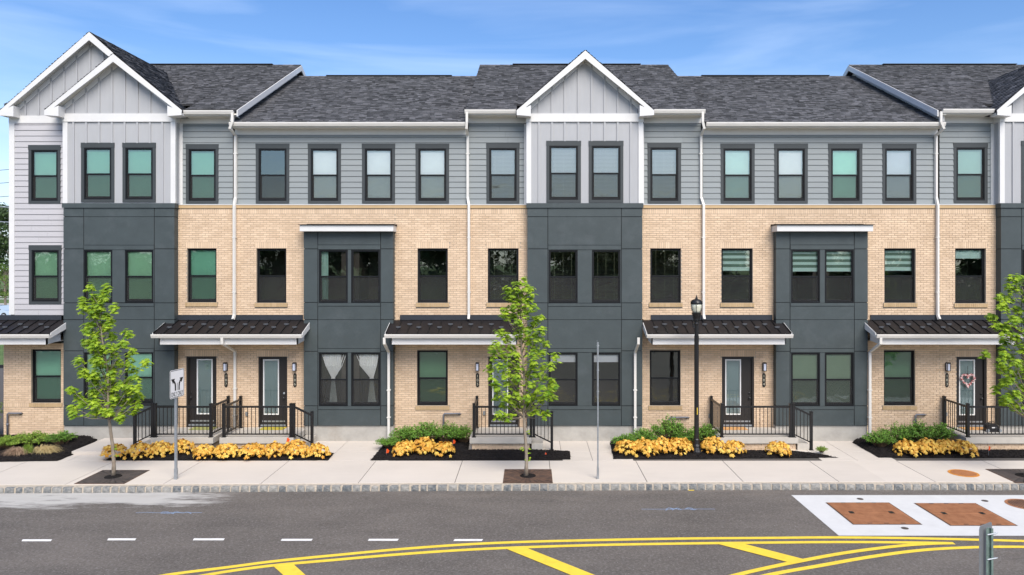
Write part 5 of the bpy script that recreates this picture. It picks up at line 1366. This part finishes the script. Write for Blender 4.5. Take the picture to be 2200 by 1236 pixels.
q = MB(); q.lathe([(.172,zt-.275),(.175,zt-.25),(.165,zt-.22),(.14,zt-.175),(.10,zt-.145),(.05,zt-.13),(.035,zt-.12),(.035,zt-.10),(.05,zt-.095),(.02,zt-.08),(.012,zt-.06),(.024,zt-.045),(.01,zt-.03),(.004,zt)],(0,0,0),20); q.build('lamp_cap', M['black'], t, smooth=True)
MB().box(-.004,.012,-.078,-.066,1.12,1.32).build('sticker', M['yellow'], t)
MB().box(-.12,-.05,-.03,.03,zt-.95,zt-.83).build('photocell_box', M['black'], t)
text_part('', .1,'yellow',t,(0,0,0),(0,0,0)) if False else None

# ------------------------------------------------------------------ signs
Ysg = H*F/(1030-VY); c = P(378,1030,Ysg); t = thing('traffic_sign','white lane-use sign with two curved arrows reading ONLY ONLY on a galvanised post','traffic sign',None,(c.x,c.y,0)); ztop = PZ(790,Ysg)
MB().box(-.028,.028,-.028,.028,0,ztop-.08).build('post', M['steel'], t)
MB().box(-.036,.036,-.036,.036,0,.28).build('post_sleeve', M['steel'], t)
rot = rad(81); zc = PZ(824,Ysg); sw, shh = .29, .36
def rrect(w_,h_,r,n=5):
    o = []
    for cx,cy,a0 in ((w_-r,h_-r,0),(-w_+r,h_-r,90),(-w_+r,-h_+r,180),(w_-r,-h_+r,270)):
        for i in range(n+1): a = rad(a0+90*i/n); o.append((cx+r*math.cos(a),cy+r*math.sin(a)))
    return o
pan = MB(); pan.prism(rrect(sw,shh,.04),'y',-.002,.002); pn = pan.build('sign_panel', M['sign_white'], t, (.034,-.006,zc)); pn.rotation_euler = (0,0,rot)
bd = MB(); oo, ii = rrect(sw-.012,shh-.012,.032), rrect(sw-.026,shh-.026,.022)
for i in range(len(oo)): j = (i+1)%len(oo); bd.quad((oo[i][0],-.0035,oo[i][1]),(oo[j][0],-.0035,oo[j][1]),(ii[j][0],-.0035,ii[j][1]),(ii[i][0],-.0035,ii[i][1]))
bd.build('sign_border', M['sign_black'], pn)
for s in (-1,1):
    a = MB(); cx = s*.13
    sp = [(cx-s*.055,-.17),(cx-s*.055,-.08),(cx-s*.045,.0),(cx-s*.01,.055),(cx+s*.03,.085)]
    w_ = .026
    for (p,q_) in zip(sp,sp[1:]):
        d = Vector((q_[0]-p[0],q_[1]-p[1])).normalized(); n = Vector((-d.y,d.x))*w_; e = d*.006
        a.quad((p[0]-n.x-e.x,-.0036,p[1]-n.y-e.y),(q_[0]-n.x+e.x,-.0036,q_[1]-n.y+e.y),(q_[0]+n.x+e.x,-.0036,q_[1]+n.y+e.y),(p[0]+n.x-e.x,-.0036,p[1]+n.y-e.y))
    tip = Vector((cx+s*.115,.135)); d = Vector((s*.86,.5)); n = Vector((-d.y,d.x))*.075; b0 = tip-d*.13
    a.quad((tip.x,-.0042,tip.y),(b0.x+n.x,-.0042,b0.y+n.y),(b0.x-n.x,-.0042,b0.y-n.y))
    a.build('arrow', M['sign_black'], pn)
    text_part('ONLY',.165,'sign_black',pn,(cx,-.003,-.265),(rad(90),0,0),'lettering',.52)
dv = MB(); dv.quad((-.008,-.0036,-.17),(.008,-.0036,-.17),(.008,-.0036,0.02),(-.008,-.0036,0.02)); dv.build('divider', M['sign_black'], pn)
# sign seen exactly edge on
Ys2 = H*F/(1029-VY); c = P(1284.5,1029,Ys2); t = thing('traffic_sign','slim galvanised sign post seen edge-on between the middle maple and the lamp','traffic sign',None,(c.x,c.y,0)); z2 = PZ(733,Ys2)
q = MB(); q.box(-.016,.016,-.03,.03,0,z2-.03); q.build('post', M['steel'], t); MB().box(-.026,.026,-.035,.035,0,.30).build('post_sleeve', M['alu'], t)
q = MB(); q.box(-.002,.002,-.30,.30,0,1.42); sp_ = q.build('sign_panel', M['alu'], t, (-.022,0,z2-1.42)); sp_.rotation_euler = (0,0,-math.atan2(c.x,c.y))
for zz_ in (z2-.12,z2-.75,z2-1.30): MB().lathe([(.014,-.03),(.014,.03)],(0,0,0),8).build('bolt', M['steel'], t, (0,-.0,zz_)).rotation_euler = (0,rad(90),0)
# sign at the lower right, seen from behind
Y3 = 9.0; ct = P(2126,1130,Y3); t = thing('traffic_sign','narrow grey sign on a green-grey channel post close to the camera, lower right','traffic sign',None,(ct.x,Y3,RZ)); z3 = ct.z-RZ
q = MB(); w_ = .035
q.prism([(-w_-.008,0),(-w_+.012,0),(-w_+.018,.028),(w_-.018,.028),(w_-.012,0),(w_+.008,0),(w_+.008,-.005),(w_-.016,-.005),(w_-.022,.023),(-w_+.022,.023),(-w_+.016,-.005),(-w_-.008,-.005)],'z',0,z3-.03)
q.build('channel_post', M['steel_green'], t)
pan = MB(); pan.prism([(x_,z_) for x_,z_ in rrect(.16,.38,.045)],'y',-.0015,.0015); pn = pan.build('sign_panel', M['alu'], t, (-.005,.07,z3-.38)); pn.rotation_euler = (0,0,rad(34))
for zz_ in (z3-.10,z3-.40,z3-.65): MB().lathe([(.011,-.05),(.011,.06),(.006,.06),(.006,.08)],(0,0,0),8).build('bolt', M['steel'], t, (.02,0,zz_)).rotation_euler = (0,rad(80),0)

# small litter
c = G(1485,1054,RZ); MB().box(-.07,.07,-.02,.02,0,.006).build('litter', M['yellow'], None, (c.x,c.y,RZ+.003), label='small yellow scrap lying on the asphalt at the kerb', cat='litter')

# ------------------------------------------------------------------ background at the far left and across the street
def leaf_mass(q, mb, c, rx, ry, rz, n, s):
    for i in range(n):
        d = Vector((q.gauss(0,1),q.gauss(0,1),q.gauss(0,1))).normalized(); p = Vector(c)+Vector((d.x*rx,d.y*ry,d.z*rz))*q.uniform(.6,1.05)
        add_leaf(mb,p,d+Vector((0,0,.5)),s*q.uniform(.6,1.3),q,'oval',.2)
def big_tree_mesh(seed, hgt, m, s=.28, n=2600, conif=False):
    q = random.Random(seed); tr = MB(); lf = MB(); tr.tube([(0,0,0),(.1,0,hgt*.4),(0,.1,hgt*.85)],[.25,.17,.05],8)
    for k in range(26):
        f = q.uniform(.28,.95); r = hgt*.27*(1.15-f if conif else math.sqrt(max(.05,1-((f-.55)/.5)**2))); a = q.uniform(0,6.28)
        c = Vector((r*.7*math.cos(a),r*.7*math.sin(a),hgt*f)); tr.tube([(0,0,c.z*.75),c*.6+Vector((0,0,c.z*.35)),c],[.07,.04,.015],5)
        leaf_mass(q,lf,c,hgt*.11,hgt*.11,hgt*.08,n//26,s)
    return tr.mesh('trunk',M['bark']), lf.mesh('crown',M[m])
BT = [big_tree_mesh(1,9.5,'tree_far'), big_tree_mesh(2,8,'tree_mid'), big_tree_mesh(3,10.5,'tree_far',conif=True)]
def big_tree(x,y,i,s,label,z=-.3,g='trees beyond the left end of the row'):
    t = thing('tree',label,'tree',g,(x,y,z),R.uniform(0,6)); link('trunk',BT[i][0],t,scale=(s,s,s)); link('crown',BT[i][1],t,scale=(s,s,s))
for x,y,i,s,l in ((-88,128,0,1.75,'dark tree beyond the left end of the row, nearest the house corner'),(-98,136,2,1.7,'tall dark conifer-like tree far behind the left end of the row'),(-112,140,0,1.8,'dark tree farther left behind the row'),(-70.5,100,1,.75,'light green small tree behind the parked car'),(-84,150,2,1.7,'dark tree hidden mostly by the end house')): big_tree(x,y,i,s,l)
t = thing('utility_pole','brown wooden utility pole with cross arms and lamp brackets beyond the end house','utility pole',None,(-41.5,60,-.3))
MB().tube([(0,0,0),(0,0,14)],[.17,.12],10).build('pole', M['pole'], t)
for z_ in (11.3,12.4,13.4): MB().box(-.42,.42,-.06,.06,z_,z_+.12).build('cross_arm', M['pole'], t)
for z_,y_ in ((13.6,60),(12.55,60),(11.45,60)):
    q = MB(); pts = [(-60*k/12, 0, z_-1.6*math.sin(math.pi*k/12)) for k in range(13)]; q.tube(pts,.022,5); q.build('wire', M['sign_black'], t)
for z_ in (10.2,9.0):
    q = MB(); q.tube([(0,0,0),(-.5,0,.3),(-1.5,0,.35)],.05,6); q.box(-2.1,-1.4,-.14,.14,.26,.40); q.build('lamp_arm', M['alu'], t, (0,0,z_))
MB().box(-140,-46,66,112,-.29,-.13).build('car_park', M['asphalt'], kind='structure')
t = thing('guard_rail','pale metal guard rail along the car park behind the end house','guard rail',None,(-84,116,-.3))
for i in range(14): MB().box(-14+i*2,-13.88+i*2,0,.12,0,1.1).build('rail_post', M['rail'], t)
for z_ in (.6,.95): MB().box(-14.5,13,-.02,.02,z_,z_+.12).build('rail_beam', M['rail'], t)
MB().box(-75,-38,60,60.5,-.3,.65).build('low_wall', M['house_white'], label='pale low wall in front of the parked car beyond the end house', cat='wall')
MB().box(-60,-24,36.2,38.2,-.295,-.16).build('garden_path', M['concrete'], kind='structure')
MB().box(-60,-24,38.6,42,-.295,-.10).build('planting_strip', M['mulch'], kind='structure')
def car(loc, rz, label):
    t = thing('parked_car',label,'car',None,loc,rz); w_ = .86
    b = MB(); b.prism([(-2.1,.35),(2.1,.35),(2.15,.62),(2.0,.82),(1.15,.93),(.55,1.38),(-1.05,1.42),(-1.75,1.0),(-2.15,.92),(-2.2,.6)],'y',-w_,w_); b.build('body', M['car'], t)
    g = MB(); g.prism([(1.02,.96),(.50,1.33),(-1.0,1.36),(-1.55,1.02)],'y',-w_-.006,w_+.006); g.build('window', M['carglass'], t)
    for x_ in (-1.35,1.35):
        for s in (-1,1):
            wq = MB(); wq.lathe([(.33,-.1),(.33,.1)],(0,0,0),18); o = wq.build('wheel', M['tyre'], t, (x_,s*.8,.33)); o.rotation_euler = (rad(90),0,0)
            rq = MB(); rq.lathe([(.2,-.105),(.2,.105)],(0,0,0),14); rq.build('rim', M['alu'], o)
    for s in (-.6,.6): MB().box(2.08,2.16,s-.15,s+.15,.62,.74).build('headlight', M['sign_white'], t)
car((-57.0,80,-.13), rad(-10), 'pale blue parked car glimpsed left of the end house')
# opposite side of the street, seen only in the window glass
MB().box(-160,160,-6,-2,-.30,-.02).build('far_pavement', M['concrete'], kind='structure')
bk = MB(); bk.prism([(-6,-.3),(-9,.6),(-20,4.6),(-60,5.6),(-60,-.3)],'x',-160,160); bk.build('grass_bank', M['grass'], kind='structure')
q = random.Random(9); lf = MB(); tr = MB()
for k in range(46):
    x = -62+k*2.8+q.uniform(-1,1); y = -19-q.uniform(0,8); hgt = q.uniform(8,10.6)
    tr.tube([(x,y,3.5),(x,y,hgt*.7)],[.2,.08],6)
    for j in range(9):
        f = q.uniform(.42,.93); leaf_mass(q,lf,(x+q.uniform(-1.6,1.6),y+q.uniform(-1.5,1.5),hgt*f),1.7,1.6,1.1,95,.55)
wd_ = lf.build('woodland', M['tree_far'], kind='stuff', label='dense belt of trees across the street', cat='woodland')
tr.build('woodland_trunks', M['bark'], wd_, kind='stuff')
